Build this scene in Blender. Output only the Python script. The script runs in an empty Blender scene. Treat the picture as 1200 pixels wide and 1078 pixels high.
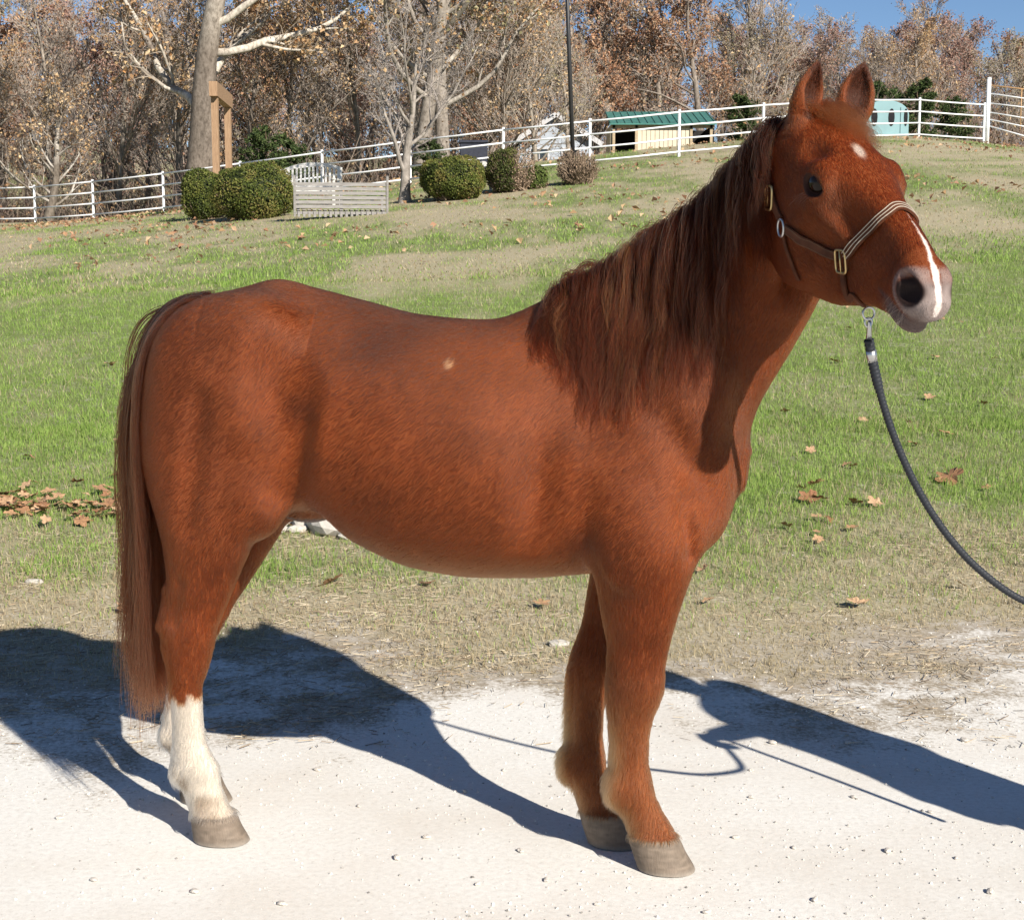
import bpy, bmesh, math, random
import numpy as np
from mathutils import Vector, Matrix, noise as mnoise

DBG = ''
SC = bpy.context.scene
COL = SC.collection
rng = np.random.default_rng(7)
random.seed(7)

# ------------------------------------------------------------------ camera
F, CX, CY, HOR = 1800.0, 600.0, 539.0, 304.0
CAM = np.array([0.0, 0.0, 1.6])
PITCH = math.atan((CY - HOR) / F)
cam_d = bpy.data.cameras.new('camera')
cam_d.sensor_width = 36.0
cam_d.lens = 36.0 * F / 1200.0
cam_d.clip_end = 3000.0
cam_d.clip_start = 0.05
cam = bpy.data.objects.new('camera', cam_d)
COL.objects.link(cam)
cam.location = CAM
cam.rotation_euler = (math.pi / 2 - PITCH, 0, 0)
SC.camera = cam

# ------------------------------------------------------------------ sky, sun, exposure
SUN_AZ = math.radians(34.0)      # to the right of straight behind the camera
SUN_EL = math.radians(30.5)
SUN = np.array([math.sin(SUN_AZ) * math.cos(SUN_EL), -math.cos(SUN_AZ) * math.cos(SUN_EL), math.sin(SUN_EL)])
world = bpy.data.worlds.new('World')
SC.world = world
world.use_nodes = True
wn = world.node_tree
sky = wn.nodes.new('ShaderNodeTexSky')
sky.sky_type = 'NISHITA'
sky.sun_disc = False
sky.sun_elevation = SUN_EL
sky.sun_rotation = math.atan2(SUN[0], SUN[1])
sky.air_density = 1.0
sky.dust_density = 0.0
sky.altitude = 2500.0
sky.ozone_density = 4.0
bgn = wn.nodes['Background']
wn.links.new(sky.outputs['Color'], bgn.inputs['Color'])
bgn.inputs['Strength'].default_value = 0.06
sun_d = bpy.data.lights.new('sun', 'SUN')
sun_d.energy = 5.0
sun_d.angle = math.radians(0.55)
sun_d.color = (1.0, 0.93, 0.83)
sun = bpy.data.objects.new('sun', sun_d)
COL.objects.link(sun)
sun.location = (20, -30, 25)
sun.rotation_euler = Vector(SUN).to_track_quat('Z', 'Y').to_euler()
SC.view_settings.view_transform = 'Standard'
SC.view_settings.look = 'None'
SC.view_settings.gamma = 1.0
SC.view_settings.exposure = 0.78
SC.render.engine = 'CYCLES'
SC.cycles.use_denoising = True
SC.cycles.max_bounces = 6
SC.cycles.diffuse_bounces = 3
SC.cycles.glossy_bounces = 3
SC.cycles.transparent_max_bounces = 12
SC.cycles_curves.shape = 'RIBBONS'

# ------------------------------------------------------------------ helpers
def ray(px, py):
    sp, cp = math.sin(PITCH), math.cos(PITCH)
    a, b = (px - CX) / F, (CY - py) / F
    return np.array([a, cp + b * sp, -sp + b * cp])

def at(px, py, Y):
    d = ray(px, py)
    return CAM + d * (Y / d[1])

def tag(o, label=None, cat=None, group=None, kind=None):
    if label: o['label'] = label
    if cat: o['category'] = cat
    if group: o['group'] = group
    if kind: o['kind'] = kind
    return o

def empty(name, loc=(0, 0, 0), rz=0.0):
    o = bpy.data.objects.new(name, None)
    o.empty_display_size = 0.1
    COL.objects.link(o)
    o.location = loc
    o.rotation_euler = (0, 0, rz)
    return o

def link(name, me, mat=None, parent=None):
    o = bpy.data.objects.new(name, me)
    if mat is not None and not me.materials:
        me.materials.append(mat)
    COL.objects.link(o)
    if parent is not None:
        o.parent = parent
    return o

def mesh_np(name, V, faces, smooth=False):
    """faces: (n,3) or (n,4) int array, or list of such arrays"""
    me = bpy.data.meshes.new(name)
    if not isinstance(faces, (list, tuple)):
        faces = [faces]
    faces = [np.asarray(f, np.int32) for f in faces if len(f)]
    nl = sum(f.size for f in faces)
    nf = sum(len(f) for f in faces)
    me.vertices.add(len(V))
    me.vertices.foreach_set('co', np.asarray(V, np.float32).ravel())
    me.loops.add(nl)
    me.loops.foreach_set('vertex_index', np.concatenate([f.ravel() for f in faces]))
    me.polygons.add(nf)
    tot = np.concatenate([np.full(len(f), f.shape[1], np.int32) for f in faces])
    st = np.concatenate([[0], np.cumsum(tot)[:-1]]).astype(np.int32)
    me.polygons.foreach_set('loop_start', st)
    me.polygons.foreach_set('loop_total', tot)
    me.polygons.foreach_set('use_smooth', np.full(nf, smooth, bool))
    me.update(calc_edges=True)
    me.validate()
    return me

def set_col(me, name, C, domain='POINT'):
    a = me.attributes.new(name, 'FLOAT_COLOR', domain)
    C = np.asarray(C, np.float32)
    if C.shape[1] == 3:
        C = np.concatenate([C, np.ones((len(C), 1), np.float32)], 1)
    a.data.foreach_set('color', C.ravel())

class MB:
    """collects boxes, bars and tubes for ONE mesh object"""
    def __init__(self):
        self.v, self.f = [], []
    def add(self, V, Fs):
        n = len(self.v)
        self.v += [tuple(p) for p in V]
        self.f += [tuple(i + n for i in f) for f in Fs]
        return self
    def box(self, c, size, R=None):
        c = np.asarray(c, float); h = np.asarray(size, float) / 2
        V = np.array([[x, y, z] for x in (-1, 1) for y in (-1, 1) for z in (-1, 1)]) * h
        if R is not None: V = V @ np.asarray(R).T
        return self.add(V + c, [(0, 1, 3, 2), (4, 6, 7, 5), (0, 4, 5, 1), (2, 3, 7, 6), (0, 2, 6, 4), (1, 5, 7, 3)])
    def bar(self, a, b, w, t, up=(0, 0, 1)):
        a, b = np.asarray(a, float), np.asarray(b, float)
        d = b - a; L = np.linalg.norm(d); d /= L
        s = np.cross(d, up); s /= np.linalg.norm(s); u = np.cross(s, d)
        return self.box((a + b) / 2, (L, w, t), np.stack([d, s, u], 1))
    def tube(self, pts, rad, n=8, cap=True):
        pts = np.asarray(pts, float); m = len(pts)
        rad = np.full(m, rad) if np.isscalar(rad) else np.asarray(rad, float)
        T = np.gradient(pts, axis=0); T /= np.linalg.norm(T, axis=1)[:, None] + 1e-12
        ref = np.array([0, 0, 1.0]) if abs(T[0][2]) < .9 else np.array([1.0, 0, 0])
        V = []
        for i in range(m):
            s = np.cross(T[i], ref); s /= np.linalg.norm(s); ref = np.cross(s, T[i])
            for k in range(n):
                a = 2 * math.pi * k / n
                V.append(pts[i] + rad[i] * (math.cos(a) * s + math.sin(a) * ref))
        Fs = [(i * n + k, i * n + (k + 1) % n, (i + 1) * n + (k + 1) % n, (i + 1) * n + k) for i in range(m - 1) for k in range(n)]
        if cap:
            Fs += [tuple(range(n))[::-1], tuple((m - 1) * n + k for k in range(n))]
        return self.add(V, Fs)
    def mesh(self, name, bevel=0, smooth=False):
        me = bpy.data.meshes.new(name)
        me.from_pydata(self.v, [], self.f)
        bm = bmesh.new(); bm.from_mesh(me)
        bmesh.ops.recalc_face_normals(bm, faces=bm.faces)
        if bevel:
            bmesh.ops.bevel(bm, geom=list(bm.edges), offset=bevel, segments=1, affect='EDGES')
        for f in bm.faces: f.smooth = smooth
        bm.to_mesh(me); bm.free()
        return me
    def build(self, name, mat, parent=None, bevel=0, smooth=False):
        return link(name, self.mesh(name, bevel, smooth), mat, parent)

class NT:
    """small node-tree helper"""
    def __init__(self, name):
        self.m = bpy.data.materials.new(name); self.m.use_nodes = True
        self.t = self.m.node_tree; self.b = self.t.nodes['Principled BSDF']
        self.out = self.t.nodes['Material Output']
    def n(self, typ, **kw):
        nd = self.t.nodes.new('ShaderNode' + typ)
        for k, v in kw.items():
            if k in nd.inputs: self.set(nd.inputs[k], v)
            else: setattr(nd, k, v)
        return nd
    def set(self, sock, v):
        if hasattr(v, 'is_output') or isinstance(v, bpy.types.NodeSocket): self.t.links.new(v, sock)
        else: sock.default_value = v
    def noise(self, scale, detail=4, rough=.55, vec=None, dist=0):
        nd = self.n('TexNoise', Scale=scale, Detail=detail, Roughness=rough, Distortion=dist)
        if vec is not None: self.t.links.new(vec, nd.inputs['Vector'])
        return nd.outputs['Fac']
    def ramp(self, fac, stops):
        nd = self.n('ValToRGB'); r = nd.color_ramp
        while len(r.elements) < len(stops): r.elements.new(.5)
        for e, (p, c) in zip(r.elements, stops):
            e.position = p; e.color = (*c, 1) if len(c) == 3 else c
        self.t.links.new(fac, nd.inputs['Fac'])
        return nd.outputs['Color']
    def mix(self, fac, a, b, mode='MIX'):
        nd = self.n('Mix', data_type='RGBA', blend_type=mode)
        self.set(nd.inputs[0], fac)
        for s, v in ((nd.inputs[6], a), (nd.inputs[7], b)):
            if isinstance(v, tuple) and len(v) == 3: v = (*v, 1)
            self.set(s, v)
        return nd.outputs[2]
    def math(self, op, a, b=0.0, clamp=False):
        nd = self.n('Math', operation=op, use_clamp=clamp)
        self.set(nd.inputs[0], a); self.set(nd.inputs[1], b)
        return nd.outputs[0]
    def attr(self, name, typ='GEOMETRY'):
        return self.n('Attribute', attribute_name=name, attribute_type=typ)
    def objco(self):
        return self.n('TexCoord').outputs['Object']
    def bump(self, h, strength=.3, dist=.01):
        nd = self.n('Bump', Strength=strength, Distance=dist); self.t.links.new(h, nd.inputs['Height'])
        self.t.links.new(nd.outputs['Normal'], self.b.inputs['Normal'])
        return nd
    def base(self, c, rough=.8, spec=.3):
        if isinstance(c, tuple) and len(c) == 3: c = (*c, 1)
        self.set(self.b.inputs['Base Color'], c)
        self.set(self.b.inputs['Roughness'], rough)
        self.set(self.b.inputs['Specular IOR Level'], spec)
        return self.m

def simple(name, c, rough=.7, spec=.3, var=.25, scale=8.0, bump=0.0, metallic=0.0):
    t = NT(name)
    f = t.noise(scale, 5, .6, t.objco())
    lo = tuple(x * (1 - var) for x in c); hi = tuple(min(1, x * (1 + var)) for x in c)
    t.base(t.ramp(f, [(.3, lo), (.7, hi)]), rough, spec)
    t.b.inputs['Metallic'].default_value = metallic
    if bump: t.bump(t.noise(scale * 6, 4, .6, t.objco()), bump, .01)
    return t.m
# ================================================================== terrain
def hnoise2(x, y, f, seed=0.0):
    qx, qy = x * f + seed, y * f + seed * 1.7
    ix, iy = np.floor(qx).astype(np.int64), np.floor(qy).astype(np.int64)
    tx, ty = qx - ix, qy - iy; tx = tx * tx * (3 - 2 * tx); ty = ty * ty * (3 - 2 * ty)
    def h(a, b):
        n = (a * 73856093) ^ (b * 19349663); n = (n ^ (n >> 13)) * 1274126177 & 0x7fffffff
        n = (n ^ (n >> 11)) * 668265263 & 0x7fffffff
        return (n % 65536) / 65535.0
    return (h(ix, iy) * (1 - tx) + h(ix + 1, iy) * tx) * (1 - ty) + (h(ix, iy + 1) * (1 - tx) + h(ix + 1, iy + 1) * tx) * ty
def fbm2(x, y, f, seed=0.0, o=3):
    r = 0; a = .5; t_ = 0
    for i in range(o):
        r = r + a * hnoise2(x, y, f * 2 ** i, seed + 3.1 * i); t_ += a; a *= .5
    return r / t_
def smo(x, a, b):
    t = np.clip((x - a) / (b - a), 0, 1); return t * t * (3 - 2 * t)
CREST = lambda x: 53.0 + .018 * np.clip(x, -25, 25) ** 2          # the fence line runs along here
def terrain(x, y):
    x = np.asarray(x, float); y = np.asarray(y, float)
    xc = np.clip(x, -22, 20)
    sl = .1035318 + 2.7078e-3 * xc - 5.05e-5 * xc ** 2 - 3.36e-6 * xc ** 3
    ye = np.minimum(y, CREST(x) + 2.5) + np.clip(y - CREST(x) - 2.5, 0, 400) * .012
    h = .5 * ((ye - 8) + np.sqrt((ye - 8) ** 2 + 4)) * smo(y, 4.8, 8.2)
    z = sl * h
    z = z + smo(y, 88, 200) * (10 - .05 * np.clip(x, -60, 60))     # wooded hillside behind
    z = z + .05 * (fbm2(x, y, .35, 4.0) - .5) * smo(y, 8, 16)
    z = z + .012 * (fbm2(x, y, 2.2, 8.0) - .5) * smo(y, 5.0, 6.5)
    return z
def tz(x, y): return float(terrain(np.array([x]), np.array([y]))[0])
def ground_px(px, py):
    d = ray(px, py); y = np.linspace(2.5, 62, 2400)
    P = CAM[None] + d[None] * (y / d[1])[:, None]
    m = np.nonzero(P[:, 2] < terrain(P[:, 0], P[:, 1]))[0]
    return P[m[0]] if len(m) else P[-1]
# how green, how dry, how much gravel, at a place
def zones(x, y):
    wob = 1.1 * (fbm2(x, y, .9, 2.0) - .5) + .5 * (fbm2(x, y, 4.0, 5.0) - .5)
    right = .25 * np.clip(x, -3, 3)
    gravel = 1 - smo(y + wob * 1.9 - right * .5, 4.5, 6.9)
    dry0 = 1 - smo(y + wob * 2.2, 6.8, 9.2)
    patch = .6 * fbm2(x * 1.3, y * .45, .42, 11.0, 4) + .4 * fbm2(x * 2.0, y, 1.1, 17.0, 3)
    farp = smo(y, 13, 26)
    dry = np.clip(dry0 + smo(patch, .44 - .11 * farp, .68 - .04 * farp) * (.25 + .72 * farp), 0, 1)
    return gravel, dry
gy = np.concatenate([np.arange(-40, 1, 4.0), np.arange(1.5, 3, .25), np.arange(3, 10, .09), np.arange(10, 20, .22), np.arange(20, 66, .6), np.arange(66, 120, 4), [130, 150, 180, 240, 330, 480, 700]])
gx = np.concatenate([[-600, -350, -200, -120, -80, -60], np.arange(-48, -24, 3), np.arange(-24, -7, .7), np.arange(-7, 7, .12), np.arange(7, 24, .7), np.arange(24, 49, 3), [60, 80, 120, 200, 350, 600]])
gX, gY = np.meshgrid(gx, gy, indexing='xy')
gZ = terrain(gX.ravel(), gY.ravel()).reshape(gX.shape)
nx, ny = len(gx), len(gy)
GV = np.stack([gX.ravel(), gY.ravel(), gZ.ravel()], 1)
ii = (np.arange(ny - 1)[:, None] * nx + np.arange(nx - 1)[None]).ravel()
GF = np.stack([ii, ii + 1, ii + 1 + nx, ii + nx], 1)
gme = mesh_np('ground', GV, GF, True)
gr_, dr_ = zones(GV[:, 0], GV[:, 1])
set_col(gme, 'zone', np.stack([gr_, dr_, np.zeros_like(gr_)], 1))
t = NT('ground')
z_ = t.n('SeparateColor'); t.t.links.new(t.attr('zone').outputs['Color'], z_.inputs[0])
co = t.objco()
fine = t.noise(55.0, 6, .7, co); mid = t.noise(7.0, 5, .6, co); big = t.noise(1.1, 4, .6, co); grit = t.noise(260.0, 3, .6, co)
gravel = t.ramp(t.math('ADD', t.math('MULTIPLY', fine, .6), t.math('MULTIPLY', grit, .4)), [(.30, (.44, .42, .38)), (.42, (.62, .60, .555)), (.54, (.70, .685, .64)), (.72, (.78, .77, .735))])
gravel = t.mix(t.math('MULTIPLY', t.ramp(big, [(.42, (0, 0, 0)), (.66, (1, 1, 1))]), .55), gravel, (.56, .51, .44))
gravel = t.mix(t.ramp(t.noise(24.0, 6, .75, co), [(.62, (0, 0, 0)), (.74, (.55, .55, .55))]), gravel, (.36, .33, .29))
dirt = t.ramp(fine, [(.25, (.17, .135, .095)), (.5, (.33, .28, .21)), (.78, (.52, .47, .39))])
dirt = t.mix(t.ramp(mid, [(.42, (0, 0, 0)), (.68, (.6, .6, .6))]), dirt, (.50, .47, .42))
green = t.ramp(fine, [(.25, (.080, .110, .030)), (.55, (.15, .19, .06)), (.8, (.28, .28, .14))])
tan_ = t.ramp(fine, [(.25, (.22, .18, .11)), (.55, (.38, .33, .22)), (.8, (.52, .47, .36))])
grass = t.mix(z_.outputs[1], green, tan_)
edge = t.math('ADD', z_.outputs[0], t.math('ADD', t.math('MULTIPLY', t.math('SUBTRACT', mid, .5), .7), t.math('MULTIPLY', t.math('SUBTRACT', fine, .5), 1.1)), True)
soil = t.mix(t.ramp(edge, [(.03, (0, 0, 0)), (.35, (1, 1, 1))]), grass, dirt)
colr = t.mix(t.ramp(edge, [(.48, (0, 0, 0)), (.80, (1, 1, 1))]), soil, gravel)
t.base(colr, .95, .12)
hgt = t.math('ADD', t.math('MULTIPLY', fine, .7), t.math('ADD', t.math('MULTIPLY', grit, .25), t.math('MULTIPLY', mid, .5)))
t.bump(hgt, .30, .006)
ground = link('ground', gme, t.m); tag(ground, kind='structure')

# ------------------------------------------------------------------ grass blades (nobody could count them)
def blades(n, y0, y1, xm, h0, h1, w0, w1, pw=1.0, seg=2):
    y = y0 + (y1 - y0) * rng.random(n) ** pw
    x = (rng.random(n) * 2 - 1) * (y * xm + .6)
    g, d = zones(x, y)
    clump = fbm2(x, y, 1.3, 21.0); tuft = fbm2(x, y, 7.0, 31.0)
    keep = rng.random(n) < np.clip((1 - smo(g, .10, .60)) * (1 - .45 * d) * (.35 + 1.1 * tuft), .012 * smo(y, 5.2, 5.9), 1)
    x, y, d, g, clump, tuft = x[keep], y[keep], d[keep], g[keep], clump[keep], tuft[keep]; n = len(x)
    z = terrain(x, y) - .004
    h = (h0 + (h1 - h0) * rng.random(n)) * (.55 + .9 * clump) * (1 - .40 * d) * (1 - .45 * smo(g, .05, .4))
    w = w0 + (w1 - w0) * rng.random(n)
    a = rng.random(n) * 6.283; lean = .12 + .75 * rng.random(n) ** 1.3 + .5 * d * rng.random(n); b = rng.random(n) * 6.283
    W = np.stack([np.cos(a), np.sin(a), np.zeros(n)], 1) * (w / 2)[:, None]
    Ld = np.stack([np.cos(b), np.sin(b), np.zeros(n)], 1)
    B = np.stack([x, y, z], 1); up = np.array([0, 0, 1.0])
    M1 = B + up * (h * .55)[:, None] + Ld * (h * lean * .30)[:, None]
    T_ = B + up * (h * (1 - .35 * lean))[:, None] + Ld * (h * lean * .95)[:, None]
    if seg == 2:
        V = np.stack([B - W, B + W, M1 + W * .75, M1 - W * .75, T_], 1).reshape(-1, 3)
        i = np.arange(n) * 5
        Fq = np.stack([i, i + 1, i + 2, i + 3], 1); Ft = np.stack([i + 3, i + 2, i + 4], 1); k = 5
    else:
        V = np.stack([B - W, B + W, T_], 1).reshape(-1, 3); i = np.arange(n) * 3
        Fq = np.zeros((0, 4), int); Ft = np.stack([i, i + 1, i + 2], 1); k = 3
    r = rng.random((n, 1)); u = rng.random((n, 1))
    gcol = np.array([.150, .262, .042]) * (1 - r) + np.array([.305, .400, .105]) * r
    gcol = gcol * (.7 + .6 * tuft[:, None])
    tcol = np.array([.30, .235, .125]) * (1 - r) + np.array([.50, .43, .29]) * r
    pd = np.clip(d * .80 + .05 + .25 * smo(g, .02, .3), 0, 1)
    isd = (rng.random(n) < pd)[:, None]
    C = np.where(isd, tcol, gcol)
    return V, Fq, Ft, np.repeat(C, k, 0)
def grass_obj(name, parts, label):
    V, Q, T3, C = [], [], [], []; o = 0
    for v, q, t3, c in parts:
        V.append(v); Q.append(q + o); T3.append(t3 + o); C.append(c); o += len(v)
    me = mesh_np(name, np.concatenate(V), [np.concatenate(Q), np.concatenate(T3)])
    set_col(me, 'Col', np.concatenate(C))
    t = NT('grass_blade'); a = t.attr('Col')
    t.base(a.outputs['Color'], .55, .25)
    tr = t.n('BsdfTranslucent'); t.t.links.new(a.outputs['Color'], tr.inputs['Color'])
    mx = t.n('MixShader'); mx.inputs[0].default_value = .30
    t.t.links.new(t.b.outputs[0], mx.inputs[1]); t.t.links.new(tr.outputs[0], mx.inputs[2])
    t.t.links.new(mx.outputs[0], t.out.inputs['Surface'])
    ob = link(name, me, t.m); tag(ob, label, 'grass', kind='stuff')
if 'nograss' not in DBG:
    grass_obj('grass', [
        blades(235000, 5.4, 11.5, .44, .030, .080, .0022, .0046),
        blades(170000, 11.0, 22, .42, .040, .085, .0045, .008, 1.1, 1),
        blades(130000, 21, 57, .42, .05, .11, .011, .022, 1.2, 1)],
        'short green and straw-coloured grass covering the slope behind the horse')
# ================================================================== fence, gate, benches, sheds
def paint_white(name, c=(.78, .79, .80)):
    t = NT(name); co = t.objco()
    f = t.noise(3.0, 6, .65, co); g = t.noise(40.0, 4, .6, co)
    c2 = tuple(x * .80 for x in c)
    t.base(t.mix(t.ramp(g, [(.62, (0, 0, 0)), (.72, (.4, .4, .4))]), t.ramp(f, [(.35, c2), (.6, c)]), (.42, .33, .24)), .45, .4)
    return t.m
def wood(name, a, b, scale=(2, 2, 26), rough=.8):
    t = NT(name); co = t.objco(); mp = t.n('Mapping'); t.t.links.new(co, mp.inputs['Vector']); mp.inputs['Scale'].default_value = scale
    f = t.noise(2.2, 6, .7, mp.outputs['Vector'], .6)
    t.base(t.ramp(f, [(.3, a), (.7, b)]), rough, .2); t.bump(f, .4, .004)
    return t.m
M_PIPE = paint_white('white_pipe_paint')
M_BENCHW = paint_white('white_bench_paint', (.72, .70, .66))
M_GREYWOOD = wood('weathered_grey_wood', (.16, .15, .142), (.33, .315, .30))
M_TIMBER = wood('brown_timber', (.22, .135, .08), (.37, .245, .15), (14, 14, 1.5))

def gpt(x, y, dz=0.0): return np.array([x, y, tz(x, y) + dz])
FH = 1.40
posts = [(-250, 71), (-172, 68.5), (-95, 66), (-22, 64), (45, 62), (113, 59), (195, 57), (285, 55), (380, 53), (482, 51.5), (590, 50), (690, 49), (793, 49.5), (890, 51), (982, 54), (1070, 57), (1145, 58)]
PP = []
for px, yy in posts:
    x = (px - CX) / F * (yy * math.cos(PITCH) + .2)
    PP.append(gpt(x, yy))
fence = empty('pipe_fence', tuple(PP[9])); tag(fence, 'long white four-rail pipe fence across the top of the slope', 'fence')
FO = PP[9]
pm = MB().tube([(0, 0, -.15), (0, 0, FH + .04)], .048, 10).mesh('post', smooth=False)
pm.materials.append(M_PIPE)
for p in PP:
    o = link('post', pm, None, fence); o.location = p - FO
    c = MB().tube([(0, 0, FH + .04), (0, 0, FH + .055), (0, 0, FH + .065)], [.054, .05, .02], 10).build('post_cap', M_PIPE, o)
for k in range(4):
    hz = FH * (.985 - .292 * k)
    for a, b in zip(PP[:-1], PP[1:]):
        d = (b - a) / np.linalg.norm(b - a)
        MB().tube([a - FO + (0, -.05, hz), (a + b) / 2 - FO + (0, -.05, hz - .012), b - FO + (0, -.05, hz)], .028, 8).build('rail', M_PIPE, fence, smooth=True)

# gate panels beyond the last post
gate = empty('gate', tuple(gpt(17.6, 58))); tag(gate, 'tall white pipe gate at the end of the fence', 'gate')
g0 = np.array([0, 0, 0.0]); g1 = np.array([3.2, -.6, tz(20.8, 57.4) - tz(17.6, 58)])
for q, hgt_, r_ in ((g0, 2.35, .085), (g1 + (-.9, .17, 0), 2.30, .085)):
    MB().tube([q + (0, 0, -.2), q + (0, 0, hgt_)], r_, 12).build('gate_post', M_PIPE, gate, smooth=True)
    MB().tube([q + (0, 0, hgt_), q + (0, 0, hgt_ + .02), q + (0, 0, hgt_ + .04)], [r_ + .01, r_, .02], 12).build('post_cap', M_PIPE, gate)
M_RUST = simple('rusty_pipe', (.45, .27, .13), .6, .4)
for k, (hz, dz) in enumerate([(2.10, .10), (1.80, .04), (1.45, .10), (1.12, .0), (.86, -.08), (.62, -.25)]):
    e_ = g1 + (-.9, .17, 0)
    MB().tube([g0 + (.09, 0, hz), e_ + (-.09, 0, hz + dz)], .026, 8).build('gate_bar', M_RUST if k == 0 else M_PIPE, gate, smooth=True)
MB().tube([(1.15, -.22, .45), (1.15, -.22, 1.95)], .02, 8).build('gate_upright', M_RUST, gate, smooth=True)
MB().tube([(1.5, .3, .3), (2.0, .25, 1.2)], .02, 8).build('gate_brace', M_RUST, gate, smooth=True)

# round pen rails further back on the right
# ---- benches
def bench(name, base, rz, W=1.5, mat=M_BENCHW, label='', group=None, zs=1.22):
    """garden bench with upright back slats and arched top rail; faces local -y"""
    b = empty(name, tuple(base), rz); tag(b, label, 'bench', group); b.scale = (1, 1, zs)
    for sx in (-1, 1):
        MB().box((sx * (W / 2 - .035), -.25, .21), (.06, .06, .42)).build('leg', mat, b)
        MB().bar((sx * (W / 2 - .035), .24, 0), (sx * (W / 2 - .035), .31, .88), .06, .06, (0, 1, 0)).build('leg', mat, b)
        MB().box((sx * (W / 2 - .035), -.02, .64), (.065, .60, .035)).build('armrest', mat, b)
        MB().box((sx * (W / 2 - .035), -.25, .53), (.05, .05, .20)).build('arm_support', mat, b)
    for k in range(5):
        MB().box((0, -.24 + k * .105, .42 + .004 * k), (W - .02, .085, .025)).build('seat_slat', mat, b)
    MB().box((0, -.285, .375), (W - .13, .03, .07)).build('front_rail', mat, b)
    pts = [(x, .305, .87 + .12 * (1 - (x / (W / 2)) ** 2)) for x in np.linspace(-W / 2, W / 2, 9)]
    m = MB()
    for a, c in zip(pts[:-1], pts[1:]): m.bar(a, c, .035, .075, (0, 0, 1))
    m.build('top_rail', mat, b)
    MB().box((0, .27, .50), (W - .13, .03, .05)).build('back_rail', mat, b)
    n = 13
    for k in range(n):
        x = -W / 2 + .1 + (W - .2) * k / (n - 1)
        MB().bar((x, .275, .52), (x, .30, .85 + .12 * (1 - (x / (W / 2)) ** 2)), .055, .02, (0, 1, 0)).build('back_slat', mat, b)
    return b
bp = ground_px(358, 247); bench('garden_bench', bp + (0, .9, .06), math.radians(-14), 1.62, label='white garden bench with upright back slats between the hedge and the bare tree')
bp = ground_px(578, 226); bench('garden_bench', bp + (.05, .25, 0), math.radians(75), .95, zs=.80, label='white garden bench mostly hidden between the round clipped bush and the half-dead bush')

def swing_seat(base, rz):
    """slatted porch-swing seat set down on the grass, its back to the camera"""
    b = empty('swing_seat', tuple(base), rz); tag(b, 'weathered grey slatted swing seat set on the grass in front of the white bench', 'bench')
    W = 2.1; lean = .16
    for k in range(6):
        z = .24 + .10 * k
        MB().box((0, -lean * (z - .1), z), (W, .022, .075)).build('back_slat', M_GREYWOOD, b)
    for sx in (-1, 1):
        MB().bar((sx * W / 2, .03, .02), (sx * W / 2, -lean * .85, .93), .05, .08, (0, 1, 0)).build('end_post', M_GREYWOOD, b)
        MB().box((sx * (W / 2 - .08), .27, .55), (.09, .58, .03)).build('armrest', M_GREYWOOD, b)
        MB().bar((sx * (W / 2 - .08), .50, .15), (sx * (W / 2 - .08), .50, .535), .05, .05, (0, 1, 0)).build('arm_support', M_GREYWOOD, b)
        MB().box((sx * (W / 2 - .08), .26, .11), (.05, .56, .09)).build('seat_frame', M_GREYWOOD, b)
    MB().bar((0, .02, .12), (0, -lean * .66, .80), .07, .03, (0, 1, 0)).build('centre_upright', M_GREYWOOD, b)
    MB().box((0, .0, .10), (W - .06, .04, .06)).build('back_rail', M_GREYWOOD, b)
    n = 17
    for k in range(n):
        x = -W / 2 + .09 + (W - .18) * k / (n - 1)
        MB().box((x, .24, .165), (.075, .58, .02)).build('seat_slat', M_GREYWOOD, b)
        MB().box((x, -.035, .07), (.055, .02, .13)).build('skirt_slat', M_GREYWOOD, b)
swing_seat(ground_px(400, 255), math.radians(9))

# timber swing frame
tb = empty('timber_frame', tuple(gpt(-8.75, 46.2))); tag(tb, 'brown timber post-and-beam frame rising behind the clipped hedge', 'timber frame')
d_ = np.array([-.28, 3.6, 0.0]); d_[2] = tz(-8.75 + d_[0], 46.2 + d_[1]) - tz(-8.75, 46.2)
for q in (np.zeros(3), d_):
    MB().bar(q + (0, 0, -.2), q + (0, 0, 3.35 - (q[2])), .19, .19, (0, 1, 0)).build('post', M_TIMBER, tb)
dn = d_ / np.linalg.norm(d_)
MB().bar(-dn * .35 + (0, 0, 3.56), np.array([d_[0], d_[1], 0]) + dn * .45 + (0, 0, 3.56), .24, .42, (0, 0, 1)).build('beam', M_TIMBER, tb)
MB().bar((.0, .18, 2.9), (0 + dn[0] * .5, dn[1] * .6, 3.33), .10, .10, (1, 0, 0)).build('knee_brace', M_TIMBER, tb)

# lamp pole
pb = ground_px(673, 216)
lp = empty('lamp_post', tuple(pb)); tag(lp, 'thin black lamp post standing in the grass beside a bare bush', 'lamp post')
M_BLACK = simple('black_metal', (.02, .02, .022), .45, .5, .2)
MB().tube([(0, 0, -.2), (-.18, 0, 4.0), (-.34, 0, 8.2)], [.062, .055, .045], 10).build('pole', M_BLACK, lp, smooth=True)
MB().tube([(0, 0, 0), (0, 0, .12), (-.004, 0, .35)], [.11, .10, .066], 10).build('base', M_BLACK, lp, smooth=True)
MB().tube([(-.34, 0, 8.2), (-.345, 0, 8.3), (-.345, 0, 8.65), (-.345, 0, 8.8)], [.06, .16, .20, .03], 10).build('lantern', M_BLACK, lp, smooth=True)

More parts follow.
